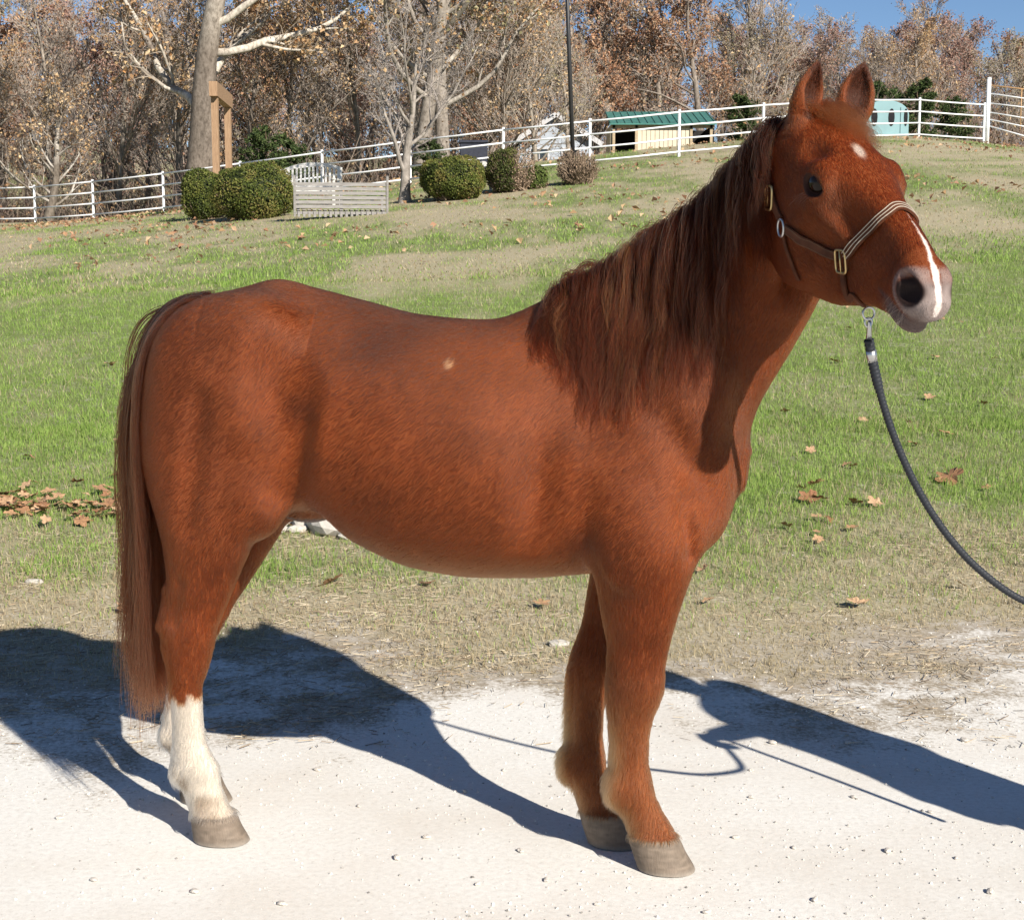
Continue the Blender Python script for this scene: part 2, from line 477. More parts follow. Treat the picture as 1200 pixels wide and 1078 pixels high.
# ---- shed with teal roof
def shed():
    yb = 72.0; zg = tz(6.3, yb)
    s = empty('shed', (0, 0, 0)); tag(s, 'low cream shed with a teal metal roof and open bays behind the fence', 'shed')
    k = yb / F
    X0, X1 = (714 - 600) * k, (832 - 600) * k
    zt = 1.6 + (304 - 151) * k; zr = 1.6 + (304 - 141) * k
    s.location = (X0, yb, zg)
    W = X1 - X0; H = zt - zg; HR = zr - zg; D = 3.2
    cream = simple('cream_siding', (.55, .49, .38), .7, .2, .12, 2.0)
    dark = simple('interior_shade', (.03, .028, .028), .9, .1)  # near-black walls stand in for the shade inside the open bays
    teal = simple('teal_metal_roof', (.05, .17, .145), .4, .4, .25, 4.0)
    tanw = simple('shed_post_wood', (.38, .30, .2), .8, .2)
    a, b = 1.22, 3.62
    n = 12
    for i in range(n):
        w_ = (b - a) / n
        MB().box((a + w_ * (i + .5), .0, H / 2 + .05), (w_ - .02, .05, H - .02)).build('siding_board', cream, s)
    MB().box(((a + b) / 2, .06, H / 2), (b - a, .04, H)).build('wall_backing', cream, s)
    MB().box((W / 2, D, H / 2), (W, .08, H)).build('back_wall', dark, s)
    for x in (0, W):
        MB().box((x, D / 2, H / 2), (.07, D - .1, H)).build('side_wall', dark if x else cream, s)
    for x in (.12, a - .06, b + .06, W - .12):
        MB().box((x, -.02, H / 2), (.12, .12, H)).build('post', tanw, s)
    MB().box((W / 2, -.04, H - .07), (W, .08, .16)).build('header', tanw, s)
    r = MB(); 
    r.add([(-.1, -.35, H - .02), (W + .1, -.35, H - .02), (W + .1, D + .2, HR + .45), (-.1, D + .2, HR + .45), (-.1, -.35, H + .04), (W + .1, -.35, H + .04), (W + .1, D + .2, HR + .51), (-.1, D + .2, HR + .51)],
          [(0, 3, 2, 1), (4, 5, 6, 7), (0, 1, 5, 4), (1, 2, 6, 5), (2, 3, 7, 6), (3, 0, 4, 7)])
    ro = r.build('roof', teal, s)
    sl_ = (HR + .47 - H) / (D + .55)
    for i in range(15):
        x = -.05 + (W + .1) * i / 14
        MB().bar((x, -.36, H + .055), (x, D + .2, HR + .525), .04, .04).build('roof_rib', teal, ro)
shed()

# ---- house behind the trees
def house():
    yb = 84.0; k = yb / F; zg = tz(2.2, yb)
    X0, X1 = (607 - 600) * k, (694 - 600) * k
    h = empty('house', (X0, yb, zg)); tag(h, 'pale blue-grey gabled house half hidden by bare branches', 'house')
    W = X1 - X0; HE_ = 1.6 + (304 - 168) * k - zg; HA_ = 1.6 + (304 - 142) * k - zg; D = 6.0
    wall = simple('pale_blue_siding', (.36, .40, .45), .7, .2, .12, 1.5)
    trim = simple('white_trim', (.46, .46, .47), .6, .3, .08)
    roof = simple('grey_shingles', (.16, .15, .15), .9, .1, .3, 6)
    glass = simple('dark_window_glass', (.03, .04, .05), .1, .6)
    m = MB(); m.add([(0, 0, 0), (W, 0, 0), (W, 0, HE_), (W / 2, 0, HA_), (0, 0, HE_), (0, D, 0), (W, D, 0), (W, D, HE_), (W / 2, D, HA_), (0, D, HE_)],
                    [(0, 1, 2, 3, 4), (9, 8, 7, 6, 5), (0, 5, 6, 1), (1, 6, 7, 2), (4, 9, 5, 0), (2, 7, 8, 3), (3, 8, 9, 4)])
    m.build('wall', wall, h)
    for k_ in range(int(HE_ / .28)):
        MB().box((W / 2, -.012, .14 + .28 * k_), (W, .022, .245)).build('siding_board', wall, h)
    for sx in (0, 1):
        a = np.array([W / 2, 0, HA_ + .08]); b = np.array([W + .45 if sx else -.45, 0, HE_ - .30])
        m = MB(); m.add([a + (0, -.4, 0), b + (0, -.4, 0), b + (0, D + .4, 0), a + (0, D + .4, 0), a + (0, -.4, .12), b + (0, -.4, .12), b + (0, D + .4, .12), a + (0, D + .4, .12)],
                        [(0, 1, 2, 3), (4, 7, 6, 5), (0, 4, 5, 1), (1, 5, 6, 2), (2, 6, 7, 3), (3, 7, 4, 0)])
        m.build('roof_slope', roof, h)
        MB().bar(a + (0, -.43, .03), b + (0, -.43, .03), .04, .26, (0, 0, 1)).build('fascia', trim, h)
    for wx in (.28, .70):
        w_ = MB().box((W * wx, -.03, HE_ * .62), (.9, .04, 1.1)).build('window', glass, h)
        for (cx, cz, sx, sz) in ((0, .58, 1.06, .08), (0, -.58, 1.06, .08), (-.49, 0, .08, 1.1), (.49, 0, .08, 1.1), (0, 0, .05, 1.1)):
            MB().box((W * wx + cx, -.05, HE_ * .62 + cz), (sx, .05, sz)).build('frame', trim, w_)
house()

# ---- plastic play hut
def hut():
    yb = 61.5; x0 = (1003 - 600) / F * yb; W = (1056 - 1003) / F * yb; zg = tz(x0 + W / 2, yb)
    zt = 1.6 + (304 - 123) / F * yb; H = zt - zg; D = 1.5
    b = empty('play_hut', (x0, yb, zg)); tag(b, 'pale teal rounded plastic hut with oval openings behind the fence', 'hut')
    m_ = simple('pale_teal_plastic', (.20, .33, .35), .5, .3, .10, 1.5)
    dk = simple('opening_shade', (.02, .02, .022), .9, .1)  # near-black ovals on the closed shell stand in for shaded openings
    prof = [(0, 0), (0, H - .55)] + [(W * .5 - W * .5 * math.cos(a), H - .55 + .55 * math.sin(a)) for a in np.linspace(.25, math.pi - .25, 10)] + [(W, H - .55), (W, 0)]
    n = len(prof); m = MB()
    m.add([(x, 0, z) for x, z in prof] + [(x, D, z) for x, z in prof], [tuple(range(n)), tuple(range(n, 2 * n))[::-1]] + [(i, n + i, n + (i + 1) % n, (i + 1) % n) for i in range(n)])
    m.build('shell', m_, b, bevel=.03)
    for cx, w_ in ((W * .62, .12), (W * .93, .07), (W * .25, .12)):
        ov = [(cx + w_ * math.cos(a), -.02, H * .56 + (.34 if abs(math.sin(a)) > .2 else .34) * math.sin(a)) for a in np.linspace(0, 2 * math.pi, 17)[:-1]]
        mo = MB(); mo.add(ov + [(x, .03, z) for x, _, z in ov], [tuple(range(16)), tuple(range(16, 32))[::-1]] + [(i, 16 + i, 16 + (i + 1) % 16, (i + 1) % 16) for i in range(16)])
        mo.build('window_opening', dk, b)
    MB().box((W * .83, -.015, H * .42), (.05, .03, H * .8)).build('corner_rib', m_, b)
    MB().box((W * .5, -.02, H * .12), (W, .05, .10)).build('base_rim', m_, b)
hut()

# ---- dark bin beyond the fence
yb = 60.0; bx_ = (556 - 600) / F * yb; zg = tz(bx_, yb)
bn = empty('storage_bin', (bx_, yb, zg)); tag(bn, 'dark blue storage bin beyond the fence behind the big tree trunks', 'bin')
M_BIN = simple('dark_blue_plastic', (.028, .031, .045), .5, .3)
HB = 1.6 + (304 - 169) / F * yb - zg
MB().box((0, 0, HB * .46), (1.05, .8, HB * .92)).build('body', M_BIN, bn, bevel=.03)
MB().box((0, -.02, HB * .96), (1.12, .88, HB * .08)).build('lid', M_BIN, bn, bevel=.02)
# ================================================================== shrubs and trees
def leaf_mat(name, transl=.25):
    t = NT(name); a = t.attr('Col')
    t.base(a.outputs['Color'], .6, .25)
    tr = t.n('BsdfTranslucent'); t.t.links.new(a.outputs['Color'], tr.inputs['Color'])
    mx = t.n('MixShader'); mx.inputs[0].default_value = transl
    t.t.links.new(t.b.outputs[0], mx.inputs[1]); t.t.links.new(tr.outputs[0], mx.inputs[2]); t.t.links.new(mx.outputs[0], t.out.inputs['Surface'])
    return t.m
M_LEAF = leaf_mat('leaf')
def bark_mat(name):
    t = NT(name); a = t.attr('Col'); co = t.objco()
    mp = t.n('Mapping'); t.t.links.new(co, mp.inputs['Vector']); mp.inputs['Scale'].default_value = (3.2, 3.2, 1.8)
    f = t.noise(3.0, 6, .7, mp.outputs['Vector'])
    g = t.noise(1.4, 5, .7, mp.outputs['Vector'], .8)
    f = t.math('ADD', t.math('MULTIPLY', f, .6), t.math('MULTIPLY', g, .4))
    t.base(t.mix(1.0, a.outputs['Color'], t.ramp(f, [(.36, (.38, .36, .34)), (.5, (.85, .84, .82)), (.62, (1.2, 1.2, 1.2))]), 'MULTIPLY'), .85, .15)
    t.bump(f, .6, .03)
    return t.m
M_BARK = bark_mat('bark')

def leaf_quads(P, size, rs, nrm=None, bend=.25):
    """one small folded leaf (two triangles) for each point"""
    n = len(P)
    D = rs.normal(0, 1, (n, 3)); D /= np.linalg.norm(D, axis=1)[:, None]
    if nrm is None:
        N = rs.normal(0, 1, (n, 3))
    else:
        N = nrm + rs.normal(0, .55, (n, 3))
    D -= N * ((D * N).sum(1) / (N * N).sum(1))[:, None]; D /= np.linalg.norm(D, axis=1)[:, None] + 1e-9
    S = np.cross(N, D); S /= np.linalg.norm(S, axis=1)[:, None] + 1e-9
    s = (size * (.6 + .8 * rs.random(n)))[:, None]
    N = N / (np.linalg.norm(N, axis=1)[:, None] + 1e-9)
    V = np.stack([P - D * s * .5, P + S * s * .36 + N * s * bend, P + D * s * .5, P - S * s * .36 + N * s * bend], 1).reshape(-1, 3)
    i = np.arange(n) * 4
    return V, np.concatenate([np.stack([i, i + 1, i + 2], 1), np.stack([i, i + 2, i + 3], 1)])

def tubes_np(poly, rad, sides):
    """poly (n,k,3) rad (n,k) -> V, quads"""
    n, k, _ = poly.shape
    T = np.gradient(poly, axis=1); T /= np.linalg.norm(T, axis=2)[:, :, None] + 1e-9
    ref = np.where(np.abs(T[:, :1, 2:3]) < .9, np.array([0, 0, 1.0]), np.array([1.0, 0, 0]))
    S = np.cross(T, np.broadcast_to(ref, T.shape)); S /= np.linalg.norm(S, axis=2)[:, :, None] + 1e-9
    U = np.cross(S, T)
    a = np.arange(sides) * 2 * math.pi / sides
    V = poly[:, :, None] + rad[:, :, None, None] * (np.cos(a)[None, None, :, None] * S[:, :, None] + np.sin(a)[None, None, :, None] * U[:, :, None])
    b = (np.arange(n)[:, None, None] * k + np.arange(k - 1)[None, :, None]) * sides
    j = np.arange(sides)[None, None]; j2 = (j + 1) % sides
    Q = np.stack([b + j, b + j2, b + sides + j2, b + sides + j], -1).reshape(-1, 4)
    return V.reshape(-1, 3), Q

def grow(rs, H, r0, lv, trop=.12, lean=(0, 0), forks=None):
    """lv: list of dicts (n, len, ang, start, pts, sides, wob). Returns per-level (poly, rad)"""
    out = []
    k = 12
    p = np.zeros((1, k, 3)); d = np.array([lean[0], lean[1], 1.0])
    for i in range(1, k):
        d = d + rs.normal(0, .05, 3) * np.array([1, 1, .2]); d /= np.linalg.norm(d)
        p[0, i] = p[0, i - 1] + d * H / (k - 1)
    rad = r0 * np.linspace(1, .22, k)[None] ** 1.0; rad[0, 0] *= 1.35; rad[0, 1] *= 1.05
    out.append((p, rad, 10))
    for L in lv:
        pp, pr, _ = out[-1] if not L.get('from0') else out[0]
        n_par, kk, _ = pp.shape
        seg = np.linalg.norm(np.diff(pp, axis=1), axis=2).sum(1)
        cnt = L['n'] * n_par
        par = np.repeat(np.arange(n_par), L['n'])
        t = L['start'] + (1 - L['start']) * (np.tile(np.arange(L['n']), n_par) + rs.random(cnt)) / L['n']
        t = np.clip(t, 0, .995); q = t * (kk - 1); i = np.minimum(q.astype(int), kk - 2); f_ = (q - i)[:, None]
        P0 = pp[par, i] * (1 - f_) + pp[par, i + 1] * f_
        R0 = pr[par, i] * (1 - f_[:, 0]) + pr[par, i + 1] * f_[:, 0]
        T = pp[par, i + 1] - pp[par, i]; T /= np.linalg.norm(T, axis=1)[:, None]
        A = rs.normal(0, 1, (cnt, 3)); A -= T * (A * T).sum(1)[:, None]; A /= np.linalg.norm(A, axis=1)[:, None] + 1e-9
        ang = np.radians(L['ang'] + rs.normal(0, 10, cnt))
        D = T * np.cos(ang)[:, None] + A * np.sin(ang)[:, None]
        ln = seg[par] * L['len'] * (1.05 - .65 * t * L.get('taper', 1)) * (.7 + .6 * rs.random(cnt))
        kp = L['pts']; poly = np.zeros((cnt, kp, 3)); poly[:, 0] = P0
        for j in range(1, kp):
            D = D + rs.normal(0, L['wob'], (cnt, 3)) + np.array([0, 0, trop * L.get('tr', 1)]); D /= np.linalg.norm(D, axis=1)[:, None]
            poly[:, j] = poly[:, j - 1] + D * (ln / (kp - 1))[:, None]
        rr = np.minimum(R0 * L.get('rf', .55), .9 * R0) ; rr = np.maximum(rr, L.get('rmin', .006))
        rad = rr[:, None] * np.linspace(1, .3, kp)[None]; rad = np.maximum(rad, L.get('rmin', .006) * .6)
        out.append((poly, rad, L['sides']))
    return out

def tree_meshes(seed, H, r0, lv, nleaf, lsize, lcols, bark=(.20, .165, .13), bark_top=None, twig=(.17, .13, .10), trop=.12, lean=(0, 0), solid=2, from_lv=-1):
    rs = np.random.default_rng(seed)
    L = grow(rs, H, r0, lv, trop, lean)
    def join(levels, fcol):
        V, Q, C = [], [], []; o = 0
        for li in levels:
            v, q = tubes_np(L[li][0], L[li][1], L[li][2]); V.append(v); Q.append(q + o); o += len(v); C.append(fcol(v, li))
        return np.concatenate(V), np.concatenate(Q), np.concatenate(C)
    def bc(v, li):
        c = np.tile(np.array(bark), (len(v), 1)) * (.8 + .4 * rs.random((len(v), 1)))
        if bark_top is not None:
            w = np.clip((v[:, 2] / H - .30) / .35, 0, 1) if li == 0 else np.ones(len(v))
            pat = hnoise2(v[:, 0] + v[:, 2] * .9, v[:, 1] + v[:, 2] * .7, 1.6, seed * .37)
            w = w * np.clip((pat - .28) / .25, 0, 1) * .95
            c = c * (1 - w[:, None]) + np.array(bark_top) * w[:, None]
        return c
    V, Q, C = join(range(0, solid + 1), bc)
    tm = mesh_np('trunk', V, Q, True); set_col(tm, 'Col', C); tm.materials.append(M_BARK)
    tw = np.array(twig)
    V, Q, C = join(range(solid + 1, len(L)), lambda v, li: np.tile(tw, (len(v), 1)) * (.8 + .64 * rs.random((len(v), 1))))
    ends = L[from_lv][0]
    ci = rs.integers(0, len(ends), nleaf); cj = rs.integers(1, ends.shape[1], nleaf)
    P = ends[ci, cj] + rs.normal(0, lsize * 1.0, (nleaf, 3))
    lv_, lf = leaf_quads(P, np.full(nleaf, lsize), rs)
    pal = np.array(lcols)
    # clumps share a tone
    cl = np.clip(hnoise2(P[:, 0] * .8, P[:, 1] * .8 + P[:, 2] * .9, .9, seed * 1.3) + rs.normal(0, .18, nleaf), 0, .999)
    lc = pal[(cl * len(pal)).astype(int)] * (.75 + .74 * rs.random((nleaf, 1)))
    me = mesh_np('crown', np.concatenate([V, lv_]), [Q, lf + len(V)])
    set_col(me, 'Col', np.concatenate([C, np.repeat(lc, 4, 0)])); me.materials.append(M_LEAF)
    return tm, me
def place(name, meshes, loc, s=1.0, rz=0.0, label=None, cat='tree', group=None, sz=None):
    o = empty(name, tuple(loc), rz); o.scale = (s, s, sz or s)
    tag(o, label, cat, group)
    link('trunk', meshes[0], None, o); link('crown', meshes[1], None, o)
    return o

lvO = [dict(n=15, len=.60, ang=58, start=.10, pts=8, sides=5, wob=.15, rf=.42), dict(n=8, len=.50, ang=46, start=.15, pts=6, sides=4, wob=.18, rf=.5, rmin=.018),
       dict(n=7, len=.52, ang=42, start=.10, pts=4, sides=3, wob=.22, rf=.6, rmin=.012), dict(n=4, len=.60, ang=38, start=.1, pts=3, sides=3, wob=.28, rf=.6, rmin=.008)]
lvB = [dict(n=16, len=.46, ang=44, start=.14, pts=8, sides=5, wob=.12, rf=.40), dict(n=8, len=.55, ang=40, start=.12, pts=6, sides=4, wob=.16, rf=.5, rmin=.018),
       dict(n=7, len=.55, ang=38, start=.1, pts=4, sides=3, wob=.2, rf=.6, rmin=.012), dict(n=5, len=.62, ang=36, start=.1, pts=3, sides=3, wob=.24, rf=.6, rmin=.008)]
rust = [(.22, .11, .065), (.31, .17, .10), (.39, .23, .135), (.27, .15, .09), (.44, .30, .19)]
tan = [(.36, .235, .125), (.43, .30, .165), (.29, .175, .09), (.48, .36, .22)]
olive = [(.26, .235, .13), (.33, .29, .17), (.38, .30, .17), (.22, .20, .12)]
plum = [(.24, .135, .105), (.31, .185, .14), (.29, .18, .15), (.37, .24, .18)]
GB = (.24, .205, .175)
OAK = [tree_meshes(11, 8.2, .20, lvO, 6500, .13, rust, GB, twig=(.40, .335, .285)), tree_meshes(12, 8.8, .19, lvO, 4200, .12, tan, GB, twig=(.41, .345, .29)), tree_meshes(13, 8.4, .20, lvO, 5600, .12, plum, GB, twig=(.40, .335, .295))]  # twigs lightened and leaf palettes greyed in place of distance haze
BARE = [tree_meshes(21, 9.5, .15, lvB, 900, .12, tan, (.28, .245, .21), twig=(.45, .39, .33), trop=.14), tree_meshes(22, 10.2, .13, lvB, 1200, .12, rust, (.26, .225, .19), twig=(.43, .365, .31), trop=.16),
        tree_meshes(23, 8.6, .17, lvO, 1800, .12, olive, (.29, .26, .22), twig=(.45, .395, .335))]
def wood_tree(kind, v, px, yy, s, rz):
    x = (px - CX) / F * yy
    if kind == 'oak':
        lab = ['rust-leaved oak tree in the wood beyond the white fence', 'tan-leaved oak tree in the wood beyond the white fence', 'dark plum-brown leaved tree in the wood beyond the white fence'][v]
        place('oak_tree', OAK[v], (x, yy, tz(x, yy) - .1), s, rz, lab, group=['rust-leaved oaks in the wood', 'tan-leaved oaks in the wood', 'plum-brown trees in the wood'][v])
    else:
        lab = ['nearly bare pale-twigged tree in the wood beyond the white fence', 'nearly bare slender brown-twigged tree in the wood beyond the white fence', 'nearly bare spreading tree with a few olive leaves beyond the white fence'][v]
        place('bare_tree', BARE[v], (x, yy, tz(x, yy) - .1), s, rz, lab, group=['pale-twigged bare trees in the wood', 'slender bare trees in the wood', 'olive-leaved bare trees in the wood'][v])
wr = random.Random(5)
def row(y0, y1, p0, p1, step, seq, s0, s1):
    px = p0; i = 0
    while px < p1:
        yy = wr.uniform(y0, y1); k, v = seq[i % len(seq)]; i += 1
        wood_tree(k, v, px + wr.uniform(-.3, .3) * step, yy, wr.uniform(s0, s1), wr.uniform(0, 6.28))
        px += step * wr.uniform(.75, 1.25)
O, B_ = 'oak', 'bare'
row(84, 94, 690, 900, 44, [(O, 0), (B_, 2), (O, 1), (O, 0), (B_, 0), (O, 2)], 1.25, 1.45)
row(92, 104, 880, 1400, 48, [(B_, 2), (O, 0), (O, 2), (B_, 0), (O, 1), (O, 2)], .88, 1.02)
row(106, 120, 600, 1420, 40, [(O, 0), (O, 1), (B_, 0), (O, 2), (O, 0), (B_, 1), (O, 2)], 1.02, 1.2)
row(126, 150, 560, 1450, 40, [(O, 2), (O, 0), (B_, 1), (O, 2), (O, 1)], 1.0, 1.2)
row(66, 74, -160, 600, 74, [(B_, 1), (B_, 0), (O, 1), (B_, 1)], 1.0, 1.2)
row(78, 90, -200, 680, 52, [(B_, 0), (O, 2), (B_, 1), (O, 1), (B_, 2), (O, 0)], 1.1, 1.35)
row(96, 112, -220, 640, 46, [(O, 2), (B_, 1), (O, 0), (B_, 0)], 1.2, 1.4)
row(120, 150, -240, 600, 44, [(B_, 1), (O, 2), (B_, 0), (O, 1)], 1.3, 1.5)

# the big sycamore, the double-trunked tree, the small bare ornamental tree
lvS = [dict(n=13, len=.62, ang=68, start=.20, pts=10, sides=8, wob=.16, rf=.42, taper=.7, tr=.6), dict(n=7, len=.42, ang=48, start=.2, pts=7, sides=5, wob=.2, rf=.55, tr=.5),
       dict(n=7, len=.45, ang=45, start=.15, pts=5, sides=3, wob=.22, rf=.6, rmin=.014, tr=.2), dict(n=5, len=.55, ang=40, start=.1, pts=3, sides=3, wob=.25, rf=.6, rmin=.008, tr=-.5)]
SYC = tree_meshes(33, 17.0, .58, lvS, 7000, .19, tan + [(.42, .22, .09)], (.17, .142, .118), (.56, .51, .44), twig=(.34, .285, .225), trop=.10)
yy = 61.0; x = (238 - CX) / F * yy
place('sycamore_tree', SYC, (x, yy, tz(x, yy) - .2), 1.0, .9, 'huge sycamore with mottled grey trunk and white upper limbs behind the timber frame')
DBL = tree_meshes(47, 15.0, .36, lvS, 6000, .17, tan + olive[:2] + [(.40, .20, .08)], (.24, .21, .18), (.38, .345, .30), twig=(.30, .255, .21), trop=.14)
yy = 64.0; x = (495 - CX) / F * yy
place('shade_tree', DBL, (x, yy, tz(x, yy) - .2), 1.0, 2.2, 'tall tree with grey trunk and thin orange-tan leaves behind the small bare tree')
x += .85; place('shade_tree', DBL, (x, yy + .5, tz(x, yy + .5) - .2), .92, 4.4, 'slightly shorter grey-trunked tree close beside its twin behind the fence')
lvP = [dict(n=10, len=.95, ang=48, start=.16, pts=8, sides=6, wob=.10, rf=.55, tr=1.2), dict(n=9, len=.55, ang=38, start=.15, pts=6, sides=4, wob=.13, rf=.5, rmin=.010),
       dict(n=7, len=.55, ang=36, start=.1, pts=5, sides=3, wob=.16, rf=.6, rmin=.007), dict(n=5, len=.55, ang=36, start=.1, pts=3, sides=3, wob=.2, rf=.6, rmin=.005)]
ORN = tree_meshes(52, 3.4, .125, lvP, 300, .09, tan, (.30, .27, .24), twig=(.31, .275, .25), trop=.06, lean=(.10, 0), solid=1)
p = ground_px(474, 238)
place('ornamental_tree', ORN, p - (0, 0, .05), 1.1, .4, 'small bare many-branched tree in front of the fence beside the swing seat')

# leaning dark tree at the left end
LTR = tree_meshes(61, 6.5, .24, lvO, 1100, .16, tan, (.16, .135, .11), (.45, .42, .38), twig=(.20, .16, .13), lean=(-.15, 0))
yy = 62.5; x = (62 - CX) / F * yy
place('old_tree', LTR, (x, yy, tz(x, yy) - .1), .8, 3.0, 'dark old tree with crooked low limbs just behind the left end of the fence')

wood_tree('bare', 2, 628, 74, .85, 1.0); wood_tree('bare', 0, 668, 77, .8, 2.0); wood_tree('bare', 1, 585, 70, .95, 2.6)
# evergreens
def cedar_mesh(seed, H, R, n, cols=((.035, .06, .018), (.06, .09, .028), (.09, .12, .04))):
    rs = np.random.default_rng(seed)
    L = grow(rs, H * .95, .07, [dict(n=46, len=.42, ang=72, start=.03, pts=5, sides=4, wob=.08, rf=.4, taper=.95, rmin=.010), dict(n=7, len=.4, ang=45, start=.2, pts=3, sides=3, wob=.15, rf=.6, rmin=.006)], .05)
    V, Q = [], []; o = 0
    v, q = tubes_np(*L[0]); tm = mesh_np('trunk', v, q, True); set_col(tm, 'Col', np.tile([.14, .10, .07], (len(v), 1))); tm.materials.append(M_BARK)
    C = []
    for l in L[1:]:
        v, q = tubes_np(*l); V.append(v); Q.append(q + o); o += len(v); C.append(np.tile([.10, .085, .05], (len(v), 1)))
    e = L[2][0]; ci = rs.integers(0, len(e), n); P = e[ci, rs.integers(0, 3, n)] + rs.normal(0, .05, (n, 3))
    lv_, lf = leaf_quads(P, np.full(n, .11), rs)
    lc = np.array(cols)[rs.integers(0, len(cols), n)] * (.7 + .6 * rs.random((n, 1)))
    me = mesh_np('crown', np.concatenate(V + [lv_]), [np.concatenate(Q), lf + o]); set_col(me, 'Col', np.concatenate(C + [np.repeat(lc, 4, 0)])); me.materials.append(M_LEAF)
    return tm, me
CED = cedar_mesh(71, 3.2, 1.3, 5200)
for i, (px, yy, s, lab) in enumerate([(318, 58, 1.0, 'dark green spreading evergreen behind the fence beside the timber frame'), (352, 60, .85, 'shorter evergreen touching the one behind the timber frame'),
                                      (505, 60, .62, 'low evergreen at the foot of the grey-trunked twin trees'), (1062, 64, .95, 'evergreen behind the fence right of the plastic hut'),
                                      (1105, 66, .82, 'evergreen behind the fence beside the tall gate'), (1028, 67, 1.05, 'evergreen rising behind the plastic hut'), (868, 66, .9, 'dark evergreen in the wood right of the shed')]):
    x = (px - CX) / F * yy; place('evergreen_tree', CED, (x, yy, tz(x, yy) - .1), s, i * 1.3, lab, 'tree', 'evergreens behind the fence', sz=s * .85)

# brush under the trees: one tangled mass
def brush(n, seed, place_fn, hmin, hmax, cols, leafp):
    rs = np.random.default_rng(seed)
    x, y = place_fn(rs, n); z = terrain(x, y)
    k = 4; poly = np.zeros((n, k, 3)); poly[:, 0] = np.stack([x, y, z - .05], 1)
    D = rs.normal(0, .45, (n, 3)); D[:, 2] = 1; h = hmin + (hmax - hmin) * rs.random(n) ** 1.5
    for j in range(1, k):
        D = D + rs.normal(0, .25, (n, 3)); D /= np.linalg.norm(D, axis=1)[:, None]; D[:, 2] = np.maximum(D[:, 2], .05)
        poly[:, j] = poly[:, j - 1] + D * (h / (k - 1))[:, None]
    rad = (.010 + .014 * rs.random(n))[:, None] * np.linspace(1, .4, k)[None]
    V, Q = tubes_np(poly, rad, 3)
    C = np.array(cols)[rs.integers(0, len(cols), n)] * (.7 + .6 * rs.random((n, 1)))
    C = np.repeat(C, k * 3, 0)
    m = int(n * leafp); P = poly[rs.integers(0, n, m), rs.integers(1, k, m)] + rs.normal(0, .12, (m, 3))
    lv_, lf = leaf_quads(P, np.full(m, .15), rs); lc = np.array(rust + tan)[rs.integers(0, 9, m)] * (.6 + .7 * rs.random((m, 1)))
    me = mesh_np('brush', np.concatenate([V, lv_]), [Q, lf + len(V)]); set_col(me, 'Col', np.concatenate([C, np.repeat(lc, 4, 0)])); me.materials.append(M_LEAF)
    return me
def wood_floor(rs, n):
    y = 62 + 75 * rs.random(n) ** 1.2; x = (rs.random(n) * 2 - 1) * y * .40; y = np.maximum(y, CREST(x) + 8 + 5 * rs.random(n))
    px = 600 + x / y * F
    y = np.where((px > 590) & (px < 860), np.maximum(y, 79 + 12 * rs.random(n)), y)
    return x, y
ob = link('brush', brush(12500, 81, wood_floor, .8, 4.0, [(.22, .175, .135), (.17, .13, .10), (.28, .22, .17), (.20, .15, .13)], 1.1)); tag(ob, 'tangled brown brush filling the wood beyond the white fence', 'brush', kind='stuff')

